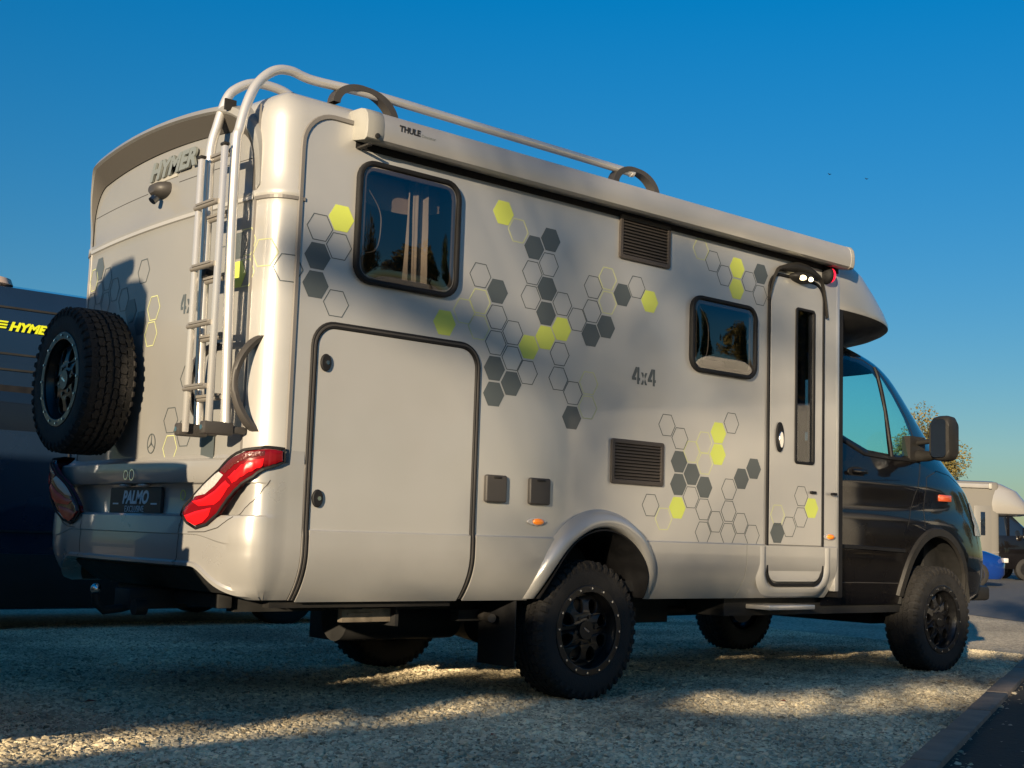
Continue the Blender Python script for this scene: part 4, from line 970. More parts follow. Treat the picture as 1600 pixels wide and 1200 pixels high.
# ---- awning cassette
def awn_prof(): # (y,z) cross section, clockwise
    return [(.04, 2.855), (.035, 2.815), (-.02, 2.802), (-.10, 2.790), (-.118, 2.800), (-.125, 2.83), (-.125, 2.88), (-.118, 2.915), (-.098, 2.940), (-.06, 2.952), (.0, 2.955), (.04, 2.955)]
rows = [[(x, y, z) for y, z in awn_prof()] for x in (1.02, 1.5, 2.5, 3.5, 4.5, 4.925)]
vs, fs = grid(rows, True); fs += [tuple(range(12)), tuple(range(len(vs)-12, len(vs)))]; bm = bmesh.new(); me = mesh(vs, fs); bm.from_mesh(me); bmesh.ops.recalc_face_normals(bm, faces=bm.faces)
awn = build('awning', bm, M['awning'], R, smooth=32)
for x0, x1, nm in ((.93, 1.03, 'awning_end_cap'), (4.92, 4.965, 'awning_end_cap')):
    rows = []
    for x, s_ in ((x0, .97), (x0+.003, 1.02), (x0+.03, 1.035), (x1-.004, 1.035), (x1, 1.0)):
        rows.append([(x, -.045+(y+.045)*s_, 2.873+(z-2.873)*s_) for y, z in awn_prof()])
    vs, fs = grid(rows, True); fs += [tuple(range(12)), tuple(range(len(vs)-12, len(vs)))]; bm = bmesh.new(); me = mesh(vs, fs); bm.from_mesh(me); bmesh.ops.recalc_face_normals(bm, faces=bm.faces)
    build(nm, bm, M['awn_cap'], awn, smooth=40)
mb = MB(); mb.box(.95, 4.95, -.004, .03, 2.770, 2.815); mb.build('awning_rail', M['rubber'], awn)
mb = MB(); mb.box(.955, .98, -.10, .03, 2.765, 2.775); mb.cyl((.99, -.122, 2.812), (.99, -.134, 2.812), .013, 12); mb.build('crank_eye', M['plastic'], awn, bevel=.001)
build('awning_lettering', place(textmesh('THULE', .042, 0, .0018, .001, 1.0), SIDE(1.185, -.1255, 2.880)), M['black_print'], awn)
build('awning_lettering', place(textmesh('Omnistor', .023, 0, 0, .001, 1.0), SIDE(1.30, -.1255, 2.872)), M['letter'], awn)

# ---- spare wheel on the back, carrier, road wheels
wheel(R, Matrix.Translation((.262, 1.468, 1.640)) @ Matrix(((0,0,-1,0),(-1,0,0,0),(0,1,0,0),(0,0,0,1))), 'spare_wheel', 'spare wheel hung on the rear panel', .2)
mb = MB(); mb.box(.38, .47, 1.38, 1.56, 1.45, 1.53); mb.box(.38, .47, 1.38, 1.56, 1.73, 1.81); mb.box(.34, .39, 1.33, 1.60, 1.48, 1.78); mb.build('spare_wheel_carrier', M['under'], R, bevel=.01)
YW = .055+.13
for x in (2.6965, 6.3615):
    wheel(R, Matrix.Translation((x, YW, .388)) @ SIDE(0, 0, 0), 'wheel', 'rear right wheel' if x < 4 else 'front right wheel', .15 if x < 4 else .5)
    wheel(R, Matrix.Translation((x, W-YW, .388)) @ Matrix(((-1,0,0,0),(0,0,1,0),(0,1,0,0),(0,0,0,1))), 'wheel', 'rear left wheel' if x < 4 else 'front left wheel', 1)

# ---- underbody
mb = MB()
for y in (.62, 1.52): mb.box(.75, 7.0, y-.04, y+.04, .48, .60)
mb.build('chassis_rail', M['under'], R)
mb = MB(); mb.cyl((2.6965, .3, .388), (2.6965, 1.92, .388), .055, 16); mb.cyl((2.6965, 1.0, .388), (2.6965, 1.25, .388), .15, 20, .12); mb.cyl((2.6965, .9, .388), (2.6965, 1.0, .388), .07, 20, .15)
mb.build('rear_axle', M['under'], R, smooth=40)
mb = MB(); mb.cyl((6.3615, .3, .388), (6.3615, 1.92, .388), .05, 16); mb.box(6.1, 6.7, .5, 1.72, .33, .5); mb.build('front_axle', M['under'], R)
mb = MB(); mb.cyl((2.7, 1.11, .40), (6.2, 1.11, .42), .04, 12); mb.box(3.3, 4.1, .75, 1.3, .36, .58); mb.cyl((1.55, .9, .42), (2.35, .9, .42), .13, 20); mb.build('drivetrain', M['under'], R, smooth=40)
mb = MB()
for y in (.40, 1.80):
    mb.box(2.0, 3.4, y-.035, y+.035, .43, .49)
mb.build('leaf_spring', M['under'], R)
mb = MB(); mb.box(4.0, 6.0, .18, .50, .44, .56); mb.build('sill_rail', M['under'], R)
mb = MB(); mb.box(.68, 1.75, .13, .19, .528, .563); mb.build('lower_rail', M['plastic'], R)
mb = MB(); mb.box(1.20, 1.50, .30, .34, .44, .51); mb.box(1.23, 1.38, .29, .31, .475, .49); mb.build('support_bracket', M['steel'], R, bevel=.004)
mb = MB(); mb.box(1.50, 1.52, .26, .38, .42, .54); mb.box(1.18, 1.28, .24, .4, .51, .56); mb.build('bracket_mount', M['under'], R)
# mudflaps
for y0, y1, nm in ((.09, .40, 'mudflap'), (W-.40, W-.09, 'mudflap')):
    mb = MB(); mb.box(2.17, 2.178, y0, y1, .20, .57); mb.build(nm, M['rubber'], R, bevel=.002)
mb = MB(); vs, fs = tube(smooth_path([(2.5, .6, .46), (2.3, .55, .46), (2.15, .35, .46), (2.10, .20, .455)]), .024, 16); mb.add(vs, fs); mb.build('exhaust_pipe', M['pipe'], R, smooth=50)
mb = MB(); mb.box(.8, 4.9, .2, W-.2, .565, .60); mb.build('underfloor', M['under'], R)
mb = MB(); mb.box(1.9, 3.5, .42, W-.42, .6, .95); mb.build('inner_wheel_well', M['under'], R)

# ================================================================== CAB
def interp(tbl, z):
    if z <= tbl[0][0]: return tbl[0][1:]
    for i in range(len(tbl)-1):
        if tbl[i][0] <= z <= tbl[i+1][0]:
            t = (z-tbl[i][0])/(tbl[i+1][0]-tbl[i][0]); return tuple(a_+(b_-a_)*t for a_, b_ in zip(tbl[i][1:], tbl[i+1][1:]))
    return tbl[-1][1:]
CT = [(.50, 7.40, .95, 5), (.56, 7.56, .965, 5), (.70, 7.590, .99, 5), (.85, 7.59, 1.0, 5.0), (1.0, 7.587, 1.005, 4.6), (1.12, 7.56, 1.003, 4.4), (1.22, 7.525, 1.0, 4.2), (1.32, 7.465, .992, 4.0), (1.42, 7.355, .985, 4), (1.50, 7.236, .975, 4),
      (1.60, 7.08, .955, 4.0), (1.75, 6.85, .925, 4.4), (1.90, 6.65, .90, 4.8), (2.05, 6.485, .87, 5), (2.18, 6.34, .845, 5), (2.28, 6.20, .82, 4.6), (2.36, 6.0, .77, 4), (2.42, 5.7, .70, 3.5)]
XC0 = 4.98
def cab_row(z, n=120, scale=1):
    xf, w_, e_ = interp(CT, z); a_ = xf-XC0; row = []
    for i in range(n+1):
        t = -pi/2+pi*i/n
        # concentrate samples near the corner
        c, s = cos(t), sin(t)
        x = XC0+a_*abs(c)**(2/e_); y = YC+w_*scale*abs(s)**(2/e_)*(1 if s > 0 else -1)
        row.append((x, y, z))
    return row
def resample(row, n):
    L = [0]
    for i in range(1, len(row)): L.append(L[-1]+(Vector(row[i])-Vector(row[i-1])).length)
    out = []; j = 0
    for k in range(n+1):
        s = L[-1]*k/n
        while j < len(L)-2 and L[j+1] < s: j += 1
        t = (s-L[j])/max(1e-9, L[j+1]-L[j]); out.append(tuple(Vector(row[j]).lerp(Vector(row[j+1]), t)))
    return out
zz = []
for i in range(len(CT)-1):
    for k in range(3): zz.append(CT[i][0]+(CT[i+1][0]-CT[i][0])*k/3)
zz.append(CT[-1][0])
# smooth the table so the shading has no facets
def sm_interp(z):
    acc = [0, 0, 0]; ws = 0
    for d, wgt in ((-.05, 1), (-.025, 2), (0, 3), (.025, 2), (.05, 1)):
        v = interp(CT, z+d); ws += wgt
        for k in range(3): acc[k] += v[k]*wgt
    return [a_/ws for a_ in acc]
def cab_row2(z):
    xf, w_, e_ = sm_interp(z) if z > .6 else interp(CT, z); a_ = xf-XC0; row = []
    # belt-line crease and lower door scallop
    w_ += .010*math.exp(-((z-1.36)/.05)**2) - .012*math.exp(-((z-1.20)/.07)**2)
    for i in range(401):
        t = -pi/2+pi*i/400; c, s = cos(t), sin(t)
        row.append((XC0+a_*abs(c)**(2/e_), YC+w_*abs(s)**(2/e_)*(1 if s > 0 else -1), z))
    return resample(row, 150)
rows = [cab_row2(z) for z in zz]
vs, fs = grid(rows); bm = bmesh.new(); me = mesh(vs, fs); bm.from_mesh(me); bmesh.ops.recalc_face_normals(bm, faces=bm.faces)
if sum((f.calc_center_median().y-YC)*f.normal.y*f.calc_area() for f in bm.faces) < 0: bmesh.ops.reverse_faces(bm, faces=bm.faces)
CABV = BVHTree.FromBMesh(bm)
fa = arch(6.40, .49, .47, .525, .49, 24); fa = [(6.87, .3)]+fa+[(5.93, .3)]
ff = carve(bm, fa, lambda c: abs(c.y-YC) > .5 and c.x < 7.0); bmesh.ops.delete(bm, geom=ff, context='FACES')
dg = [(5.04, 1.75), (5.30, 1.67), (5.50, 1.60), (5.80, 1.585), (5.835, 1.9), (5.82, 2.15), (5.76, 2.21), (5.60, 2.25), (5.04, 2.27)]
qg = [(5.875, 1.585), (6.22, 1.59), (6.22, 1.68), (6.13, 1.88), (6.02, 2.04), (5.90, 2.17), (5.88, 2.17)]
cabparts = []
for pg in (dg, qg):
    for sgn in (-1, 1):
        ff = carve(bm, pg, lambda c: (c.y-YC)*sgn > .5); cabparts.append((split_off(bm, ff), 'side_glass' if pg is dg else 'quarter_glass'))
ws_poly = [(6.80, 1.56), (6.80, 2.3), (5.58, 2.3), (5.50, 2.22), (5.78, 2.15), (6.42, 1.62), (6.52, 1.56)]
ws_poly = [(6.92, 1.60), (7.3, 1.60), (7.3, 2.25), (6.14, 2.25)]
ff = carve(bm, ws_poly, lambda c: True); wsb = split_off(bm, ff)
for f in bm.faces: f.smooth = True
cab = build('cab_body', bm, M['black_paint'], R, smooth=28)
for nb, nm in cabparts: build(nm, nb, M['cabglass'], cab, smooth=50)
build('windscreen', wsb, M['cabglass'], cab, smooth=50)
# roof of the cab, floor
top = rows[-1]; mb = MB(); mb.add([(x, y, z) for x, y, z in top], [tuple(range(len(top)))]); mb.build('cab_roof', M['black_paint'], cab)
mb = MB(); mb.box(5.0, 6.9, .25, W-.25, .5, .58); mb.box(6.5, 7.0, .3, W-.3, .58, 1.20); mb.build('engine_block', M['under'], R)
mb = MB(); mb.box(6.35, 6.85, .26, W-.26, 1.20, 1.52); mb.build('dashboard', M['seat'], R, bevel=.04)
for y in (.62, 1.60):
    mb = MB(); mb.box(5.35, 5.9, y-.25, y+.25, .95, 1.12); mb.box(5.25, 5.40, y-.25, y+.25, 1.1, 1.66); mb.box(5.25, 5.36, y-.13, y+.13, 1.72, 1.92); mb.build('cab_seat', M['seat'], R, bevel=.04)
vs, fs = tube([(6.25+.06*cos(t), 1.60+.19*cos(t), 1.50+.19*sin(t)) for t in [2*pi*k/24 for k in range(24)]], .014, 8, True); build('steering_wheel', mesh(vs, fs), M['seat'], R, smooth=60)
def on_cab(x, z, sg=1):
    h = CABV.ray_cast(Vector((x, -2 if sg > 0 else 5, z)), Vector((0, 1 if sg > 0 else -1, 0))); return (h[0], h[1] if h[1].y*sg < 0 else -h[1]) if h[0] else None
def seam(pts, wd, th, name, m, parent=None, k=10):
    P3 = []; N3 = []
    for i in range(len(pts)-1):
        for j in range(k):
            t = j/k; q_ = on_cab(pts[i][0]+(pts[i+1][0]-pts[i][0])*t, pts[i][1]+(pts[i+1][1]-pts[i][1])*t)
            if q_: P3.append(q_[0]+q_[1]*.0006); N3.append(q_[1])
    q_ = on_cab(*pts[-1]); 
    if q_: P3.append(q_[0]+q_[1]*.0006); N3.append(q_[1])
    if len(P3) > 1: vs, fs = ribbon(P3, N3, wd, th); build(name, mesh(vs, fs), m, parent or cab, smooth=50)
seam([(5.02, 2.31), (5.70, 2.28), (5.90, 2.22), (6.03, 2.09), (6.20, 1.85), (6.27, 1.60), (6.20, 1.45), (6.10, 1.3), (5.98, 1.06)], .010, .001, 'door_seam', M['under'])
seam([(5.02, 1.71), (5.29, 1.635), (5.49, 1.565), (5.80, 1.555), (6.22, 1.56)], .03, .010, 'window_moulding', M['rubber'])
seam([(5.845, 1.56), (5.858, 1.75), (5.862, 2.05), (5.855, 2.24)], .035, .010, 'window_pillar', M['rubber'])
seam([(5.00, .905), (5.40, .90), (5.93, .885)], .030, .014, 'side_rub_strip', M['rubber'])
seam([(5.00, .655), (5.40, .655), (5.95, .65)], .006, .002, 'door_seam', M['grey_plastic'])
seam([(6.22, 1.06), (6.24, 1.30), (6.30, 1.44), (6.5, 1.50), (6.75, 1.48), (7.0, 1.40)], .006, .001, 'bonnet_seam', M['under'])
seam([(5.10, 1.36), (5.40, 1.375), (5.90, 1.40)], .012, .003, 'door_crease', M['black_paint'])
# door handle, blinker, headlight
q_ = on_cab(5.355, 1.428)[0]
h_ = build('cab_door_handle', place(plate([circ(0, 0, .105, 28, .038)], (), .010, .004), SIDE(q_.x, q_.y+.004, q_.z)), M['rubber'], cab, smooth=50)
mb = MB(); mb.box(q_.x-.095, q_.x+.085, q_.y-.045, q_.y-.022, q_.z-.012, q_.z+.018); mb.build('handle_grip', M['black_paint'], cab, bevel=.010)
q_ = on_cab(6.545, 1.293); 
mb = MB(); mb.box(-.085, .085, -.026, .026, 0, .03, SIDE(q_[0].x, q_[0].y+.010, q_[0].z)); mb.build('side_indicator', M['blinker'], cab, bevel=.008)
# front arch moulding
P3 = []; N3 = []
for (x, z) in arch(6.40, .49, .485, .54, .56, 36):
    q_ = on_cab(x, z)
    if q_: P3.append(q_[0]); N3.append(q_[1])
vs, fs = ribbon(P3, N3, .075, .022); build('front_wheel_arch', mesh(vs, fs), M['plastic'], cab, smooth=60)
rows = []
for y in (.13, .22, .55):
    rows.append([(x, y, z) for x, z in arch(6.40, .49, .472, .527, .50, 30)])
vs, fs = grid(rows); build('arch_liner', mesh(vs, fs), M['under'], cab)
# headlight wraps the front corner: take the corner faces
bm = bmesh.new(); rowsH = []
for z in (1.02, 1.06, 1.10, 1.15, 1.20, 1.25, 1.285):
    rr = cab_row2(z); seg = [p for p in rr if p[1] < YC and p[0] > 7.06 and p[1] < .62]
    rowsH.append(resample(seg, 14))
for sg in (1, -1):
    vs, fs = grid([[(x+.006, (y-.006) if sg > 0 else (2*YC-y+.006), z) for x, y, z in r] for r in rowsH], flip=sg < 0); build('headlight', mesh(vs, fs), M['clear_lens'], cab, smooth=60)
mb = MB()
for k in range(5): mb.box(7.50, 7.60, YC-.5, YC+.5, .78+.07*k, .80+.07*k)
mb.build('radiator_grille', M['rubber'], cab, bevel=.005)
mb = MB(); mb.box(7.2, 7.60, .36, W-.36, .50, .62); mb.build('front_bumper_lip', M['plastic'], cab, bevel=.03)
# mirrors
def mirror(sg):
    Y = lambda y: y if sg > 0 else 2*YC-y
    rows = []
    for y, s_ in ((.0, .75), (-.02, .95), (-.06, 1.0), (-.11, 1.0), (-.145, .94), (-.16, .75)):
        c = (6.15, 1.71); rows.append([(c[0]+(px-c[0])*(.9+.1*s_), Y(y), c[1]+(pz-c[1])*s_) for px, pz in rrect(6.09, 6.23, 1.55, 1.885, [.05, .04, .05, .06], 5)])
    vs, fs = grid(rows, True); fs += [tuple(range(len(rows[0]))), tuple(range(len(vs)-len(rows[0]), len(vs)))]
    bm = bmesh.new(); me = mesh(vs, fs); bm.from_mesh(me); bmesh.ops.recalc_face_normals(bm, faces=bm.faces); o = build('wing_mirror', bm, M['plastic'], R, smooth=55)
    me = plate([rrect(-.06, .06, -.14, .14, .03)], (), .003)  # mirror pane
    build('mirror_glass', place(me, Matrix.Translation((6.083, Y(-.08), 1.715)) @ Matrix(((0,0,-1,0),(-1,0,0,0),(0,1,0,0),(0,0,0,1)))), M['darkglass'], o)
    mb = MB(); vs, fs = tube([(6.15, Y(-.03), 1.60), (6.17, Y(.06), 1.59), (6.20, Y(.19), 1.60)], [.035, .04, .05], 10); mb.add(vs, fs)
    vs, fs = tube([(6.15, Y(-.03), 1.70), (6.17, Y(.06), 1.70), (6.19, Y(.21), 1.69)], [.018, .02, .02], 8); mb.add(vs, fs); mb.box(6.08, 6.28, min(Y(.15), Y(.22)), max(Y(.15), Y(.22)), 1.56, 1.74)
    mb.build('mirror_arm', M['plastic'], o, smooth=50)
mirror(1); mirror(-1)

# ---- overcab nose
def ow(z):   # (z) -> X length, half width
    t = [(2.36, .70, .88), (2.42, 1.06, 1.00), (2.48, 1.30, 1.065), (2.515, 1.40, 1.09), (2.53, 1.425, 1.10), (2.55, 1.42, 1.105), (2.62, 1.33, 1.108), (2.72, 1.14, 1.108), (2.82, .90, 1.105), (2.90, .66, 1.07), (2.97, .40, 1.0), (3.01, .20, .94), (3.04, .05, .5)]
    return interp(t, z)
def nose_rows(zl):
    rows = []
    for z in zl:
        a_, w_ = ow(z); row = []
        for i in range(61):
            t = -pi/2+pi*i/60; c, s = cos(t), sin(t); row.append((4.955+a_*abs(c)**.85, YC+w_*abs(s)**.9*(1 if s > 0 else -1), z))
        rows.append(row)
    return rows
vs, fs = grid(nose_rows([2.53, 2.535, 2.55, 2.58, 2.62, 2.67, 2.72, 2.77, 2.82, 2.86, 2.90, 2.94, 2.97, 2.99, 3.01, 3.04])); bm = bmesh.new(); me = mesh(vs, fs); bm.from_mesh(me); bmesh.ops.recalc_face_normals(bm, faces=bm.faces)
if sum((f.calc_center_median().x-5)*f.normal.x for f in bm.faces) < 0: bmesh.ops.reverse_faces(bm, faces=bm.faces)
nose = build('overcab_nose', bm, M['silver'], R, smooth=50)
vs, fs = grid(nose_rows([2.36, 2.39, 2.42, 2.45, 2.48, 2.50, 2.515, 2.53])); build('nose_underside', mesh(vs, fs), M['plastic'], nose, smooth=50)

# ================================================================== OTHER VEHICLES
def simple_wheel(parent, x, y, r=.33, w_=.2, side=-1):
    mb = MB(); vs = []; prof = [(r*.62, -w_/2), (r*.9, -w_/2), (r, -w_*.38), (r, w_*.38), (r*.9, w_/2), (r*.62, w_/2)]
    v_, f_ = grid([[(rr*cos(2*pi*k/28), z, rr*sin(2*pi*k/28)) for rr, z in prof] for k in range(29)]); mb.add(v_, f_, Matrix.Translation((x, y, r)))
    o = mb.build('wheel', M['tyre'], parent, keep=False, smooth=50)
    mb = MB(); mb.cyl((x, y-w_*.40, r), (x, y+w_*.40, r), r*.62, 24, cap=True); ri = mb.build('rim', M['rim'], o, keep=False, smooth=40)
def loft_body(tbl, name, m, parent, x_dir_n=40, yc=0, smooth=35):
    # tbl: (z, xr, xf, w, e) superellipse both ends
    rows = []
    for z, xr_, xf_, w_, e_ in tbl:
        cx = (xr_+xf_)/2; a_ = (xf_-xr_)/2; row = []
        for i in range(80):
            t = 2*pi*i/80; c, s = cos(t), sin(t); row.append((cx+a_*abs(c)**(2/e_)*(1 if c > 0 else -1), yc+w_*abs(s)**(2/e_)*(1 if s > 0 else -1), z))
        rows.append(row)
    vs, fs = grid(rows, True); fs += [tuple(range(80)), tuple(range(len(vs)-80, len(vs)))]
    bm = bmesh.new(); me = mesh(vs, fs); bm.from_mesh(me); bmesh.ops.recalc_face_normals(bm, faces=bm.faces); return build(name, bm, m, parent, keep=False, smooth=smooth)
def lbox(name, m, parent, *b, bevel=0):
    mb = MB(); mb.box(*b); return mb.build(name, m, parent, keep=False, bevel=bevel)

# dark blue panel van with lime lettering (behind, left)
def panel_van(loc, rz, label, paint, letters=True):
    V = empty('panel_van', loc, rz, label, 'van')
    body = loft_body([(.17, 0, 5.9, .95, 14), (.4, 0, 5.95, .99, 14), (.9, 0, 5.95, 1.02, 14), (1.2, .01, 5.75, 1.02, 14), (1.5, .02, 5.35, 1.01, 14), (2.0, .04, 4.95, .98, 14), (2.4, .06, 4.6, .965, 14), (2.70, .08, 4.4, .945, 12), (2.80, .12, 4.3, .90, 10), (2.85, .3, 4.0, .7, 8)], 'body', paint, V)
    for z, y in ((2.625, -.955), (2.24, -.975), (2.11, -.982), (.80, -1.022)):
        lbox('side_groove', M['under'], body, .15, 4.4, y-.006, y+.01, z-.008, z+.008)
    lbox('side_window', M['darkglass'], V, .5, 3.4, -1.003, -.97, 1.45, 1.93, bevel=.004)
    lbox('side_window', M['darkglass'], V, 3.75, 4.75, -1.01, -.97, 1.45, 1.95, bevel=.004)
    for x in (1.55, 2.75, 3.6): lbox('door_gap', M['under'], body, x-.004, x+.004, -1.026, -.97, .65, 2.05)
    lbox('door_handle', M['chrome'], V, 2.80, 2.98, -1.05, -1.01, 1.18, 1.21, bevel=.006)
    lbox('window_frame', M['rubber'], V, .44, 3.46, -1.0025, -.98, 1.40, 1.98, bevel=.004)
    lbox('lower_cladding', M['plastic'], V, .05, 5.9, -1.03, -1.0, .19, .62, bevel=.01)
    for x in (.9, 4.95):
        for y in (-.86, .86): simple_wheel(V, x, y, .35, .24)
    return V
pv = panel_van((-.95, 6.42, 0), radians(0), 'dark blue camper van with lime lettering parked behind the spare wheel', M['navy'])
# lettering: three bars and the word
mb = MB()
for k in range(3): mb.mesh(plate([[(-.085-.008*k, .030-.024*k), (-.012-.006*k, .030-.024*k), (-.006-.006*k, .044-.024*k), (-.078-.008*k, .044-.024*k)]], (), .003))
mb.mesh(textmesh('HYMER', .098, .30, .005, .003, 1.15, 'LEFT', 1.0), Matrix.Translation((.0, .002, 0)))
build('lettering', place(mesh(mb.v, mb.f), Matrix.Translation((2.19, -.975, 2.462)) @ SIDE(0, 0, 0)), M['lime_vinyl'], pv, keep=False)
rb_ = loft_body([(2.83, .6, 2.28, .80, 8), (2.85, .58, 2.33, .82, 8), (2.90, .60, 2.31, .81, 8), (2.935, .7, 2.22, .74, 6)], 'roof_hatch', M['tan'], pv)
lbox('solar_panel', M['darkglass'], pv, .8, 2.1, -.6, .6, 2.937, 2.955, bevel=.004)

# low-built motorhome builder (distant and out-of-frame neighbours)
def neighbour_motorhome(loc, rz, label, wallm, cabm, cat='motorhome', group=None, h=2.9):
    V = empty('parked_motorhome', loc, rz, label, cat, group)
    b_ = loft_body([(.45, 0, 5.0, 1.08, 24), (.5, 0, 5.0, 1.1, 24), (h-.12, .03, 5.0, 1.1, 24), (h-.04, .06, 5.0, 1.05, 20), (h, .16, 4.9, .92, 16)], 'coach_body', wallm, V, smooth=30)
    nz = loft_body([(2.05, 4.0, 5.9, .92, 4), (2.12, 4.0, 6.35, 1.08, 3.4), (2.2, 4.0, 6.4, 1.11, 3.2), (2.4, 4.0, 6.2, 1.108, 3.2), (h-.3, 4.0, 5.8, 1.09, 3.2), (h-.08, 4.0, 5.3, 1.0, 3.2), (h+.005, 4.0, 5.0, .85, 3)], 'overcab_nose', M['camper_silver'], V)
    loft_body([(.35, 4.6, 6.85, .92, 6), (.5, 4.6, 7.0, .98, 6), (.9, 4.6, 7.03, 1.0, 5.6), (1.1, 4.6, 6.9, .99, 5), (1.3, 4.6, 6.6, .97, 4.6), (1.42, 4.6, 6.35, .95, 4.6)], 'cab_body', cabm, V)
    loft_body([(1.42, 4.6, 6.3, .94, 5), (1.7, 4.6, 6.02, .89, 5), (2.0, 4.6, 5.68, .84, 5), (2.15, 4.6, 5.5, .80, 5)], 'cab_windows', M['darkglass'], V)
    for x0, x1 in ((5.28, 5.36),): lbox('window_pillar', cabm, V, x0, x1, -.97, -.90, 1.42, 2.05)
    for x0, x1, z0, z1 in ((.7, 1.5, 1.75, 2.3), (2.9, 3.6, 1.6, 2.1)):
        f_ = lbox('side_window', M['rubber'], V, x0-.03, x1+.03, -1.125, -1.09, z0-.03, z1+.03, bevel=.012); lbox('pane', M['darkglass'], f_, x0, x1, -1.135, -1.12, z0, z1, bevel=.006)
    lbox('entry_door', wallm, V, 4.15, 4.7, -1.115, -1.09, .6, 2.35, bevel=.01)
    lbox('door_window', M['darkglass'], V, 4.35, 4.5, -1.125, -1.11, 1.4, 2.15, bevel=.004)
    lbox('skirt_stripe', M['trim'], V, .05, 4.95, -1.106, -1.09, .85, .89)
    lbox('awning', M['awning'], V, .5, 4.6, -1.20, -1.06, h-.24, h-.10, bevel=.02)
    lbox('awning_end_cap', M['awn_cap'], V, 4.6, 4.7, -1.21, -1.05, h-.26, h-.08, bevel=.02)
    lbox('roof_vent', M['plastic'], V, 2.6, 3.5, -.45, .35, h+.01, h+.16, bevel=.03); lbox('roof_hatch', M['white_paint'], V, 1.2, 1.8, -.3, .3, h+.01, h+.08, bevel=.02)
    lbox('wing_mirror', cabm, V, 5.72, 5.84, -1.28, -1.10, 1.32, 1.70, bevel=.03); lbox('mirror_arm', M['plastic'], V, 5.74, 5.82, -1.12, -.92, 1.38, 1.44)
    for y in (-.7, .7): lbox('headlight', M['clear_lens'], V, 6.82, 6.98, y-.16, y+.16, .92, 1.10, bevel=.02)
    lbox('radiator_grille', M['rubber'], V, 6.9, 7.05, -.42, .42, .65, 1.0, bevel=.02)
    for x in (1.6, 5.9):
        for y in (-.9, .9): simple_wheel(V, x, y, .35, .24)
    return V
dm = neighbour_motorhome((33.6, 20.2, 0), radians(-38), 'pale motorhome with silver nose and dark windscreen parked beyond the asphalt at the right edge', M['camper_pale'], M['black_paint'], h=3.15)
lbox('louvred_shutter', M['vent'], dm, 3.0, 3.8, -1.13, -1.10, 1.35, 2.45)
for k in range(12): lbox('shutter_slat', M['trim'], dm, 3.03, 3.77, -1.145, -1.125, 1.42+.085*k, 1.455+.085*k)
lbox('windscreen_card', M['white_paint'], dm, 6.02, 6.04, -.1, .35, 1.62, 1.82)
# blue car in front of it
def car(loc, rz, label, paint, group=None, h=1.45, L=4.3):
    V = empty('parked_car', loc, rz, label, 'car', group)
    loft_body([(.20, .1, L-.1, .80, 6), (.32, 0, L, .88, 5), (.6, -.03, L+.02, .90, 4.6), (.78, .03, L-.10, .885, 4.4), (.90, .10, L-.45, .85, 4.4), (.96, .25, L-.95, .80, 4.4)], 'body', paint, V)
    loft_body([(.95, .25, L-1.05, .78, 5), (1.15, .45, L-1.45, .73, 5), (h-.10, .75, L-1.85, .66, 5)], 'windows', M['darkglass'], V)
    loft_body([(h-.12, .76, L-1.86, .665, 5), (h-.05, .85, L-1.95, .62, 5), (h, 1.1, L-2.2, .5, 4)], 'roof', paint, V)
    for x in (.75, L-.85):
        for y in (-.80, .80): simple_wheel(V, x, y, .31, .2)
    for y in (-.65, .65): lbox('headlight', M['clear_lens'], V, L-.14, L-.02, y-.15, y+.15, .62, .74, bevel=.02); lbox('tail_light', M['red_dark'], V, -.02, .06, y-.15, y+.15, .66, .80, bevel=.02)
    for y in (-.98, .84): lbox('door_mirror', paint, V, L-1.5, L-1.38, y, y+.14, .95, 1.07, bevel=.03)
    return V
car((26.15, 15.1, 0), radians(-43), 'bright blue car seen just past the black cab front', M['blue_paint'])

# ================================================================== TREES
def leafmat(name, c1, c2):
    m = bpy.data.materials.new(name); m.use_nodes = True; n = m.node_tree; b = n.nodes['Principled BSDF']
    oi = n.nodes.new('ShaderNodeTexCoord'); t = n.nodes.new('ShaderNodeTexNoise'); t.inputs['Scale'].default_value = 1.3; t.inputs['Detail'].default_value = 5; n.links.new(oi.outputs['Object'], t.inputs['Vector'])
    cr = n.nodes.new('ShaderNodeValToRGB'); n.links.new(t.outputs[0], cr.inputs[0]); cr.color_ramp.elements[0].position = .35; cr.color_ramp.elements[1].position = .65
    cr.color_ramp.elements[0].color = (*c1, 1); cr.color_ramp.elements[1].color = (*c2, 1); n.links.new(cr.outputs[0], b.inputs['Base Color']); b.inputs['Roughness'].default_value = .7
    return m
M['leaf_a'] = leafmat('autumn_foliage', (.07, .07, .02), (.20, .14, .03)); M['leaf_b'] = leafmat('green_foliage', (.035, .05, .015), (.08, .10, .03))
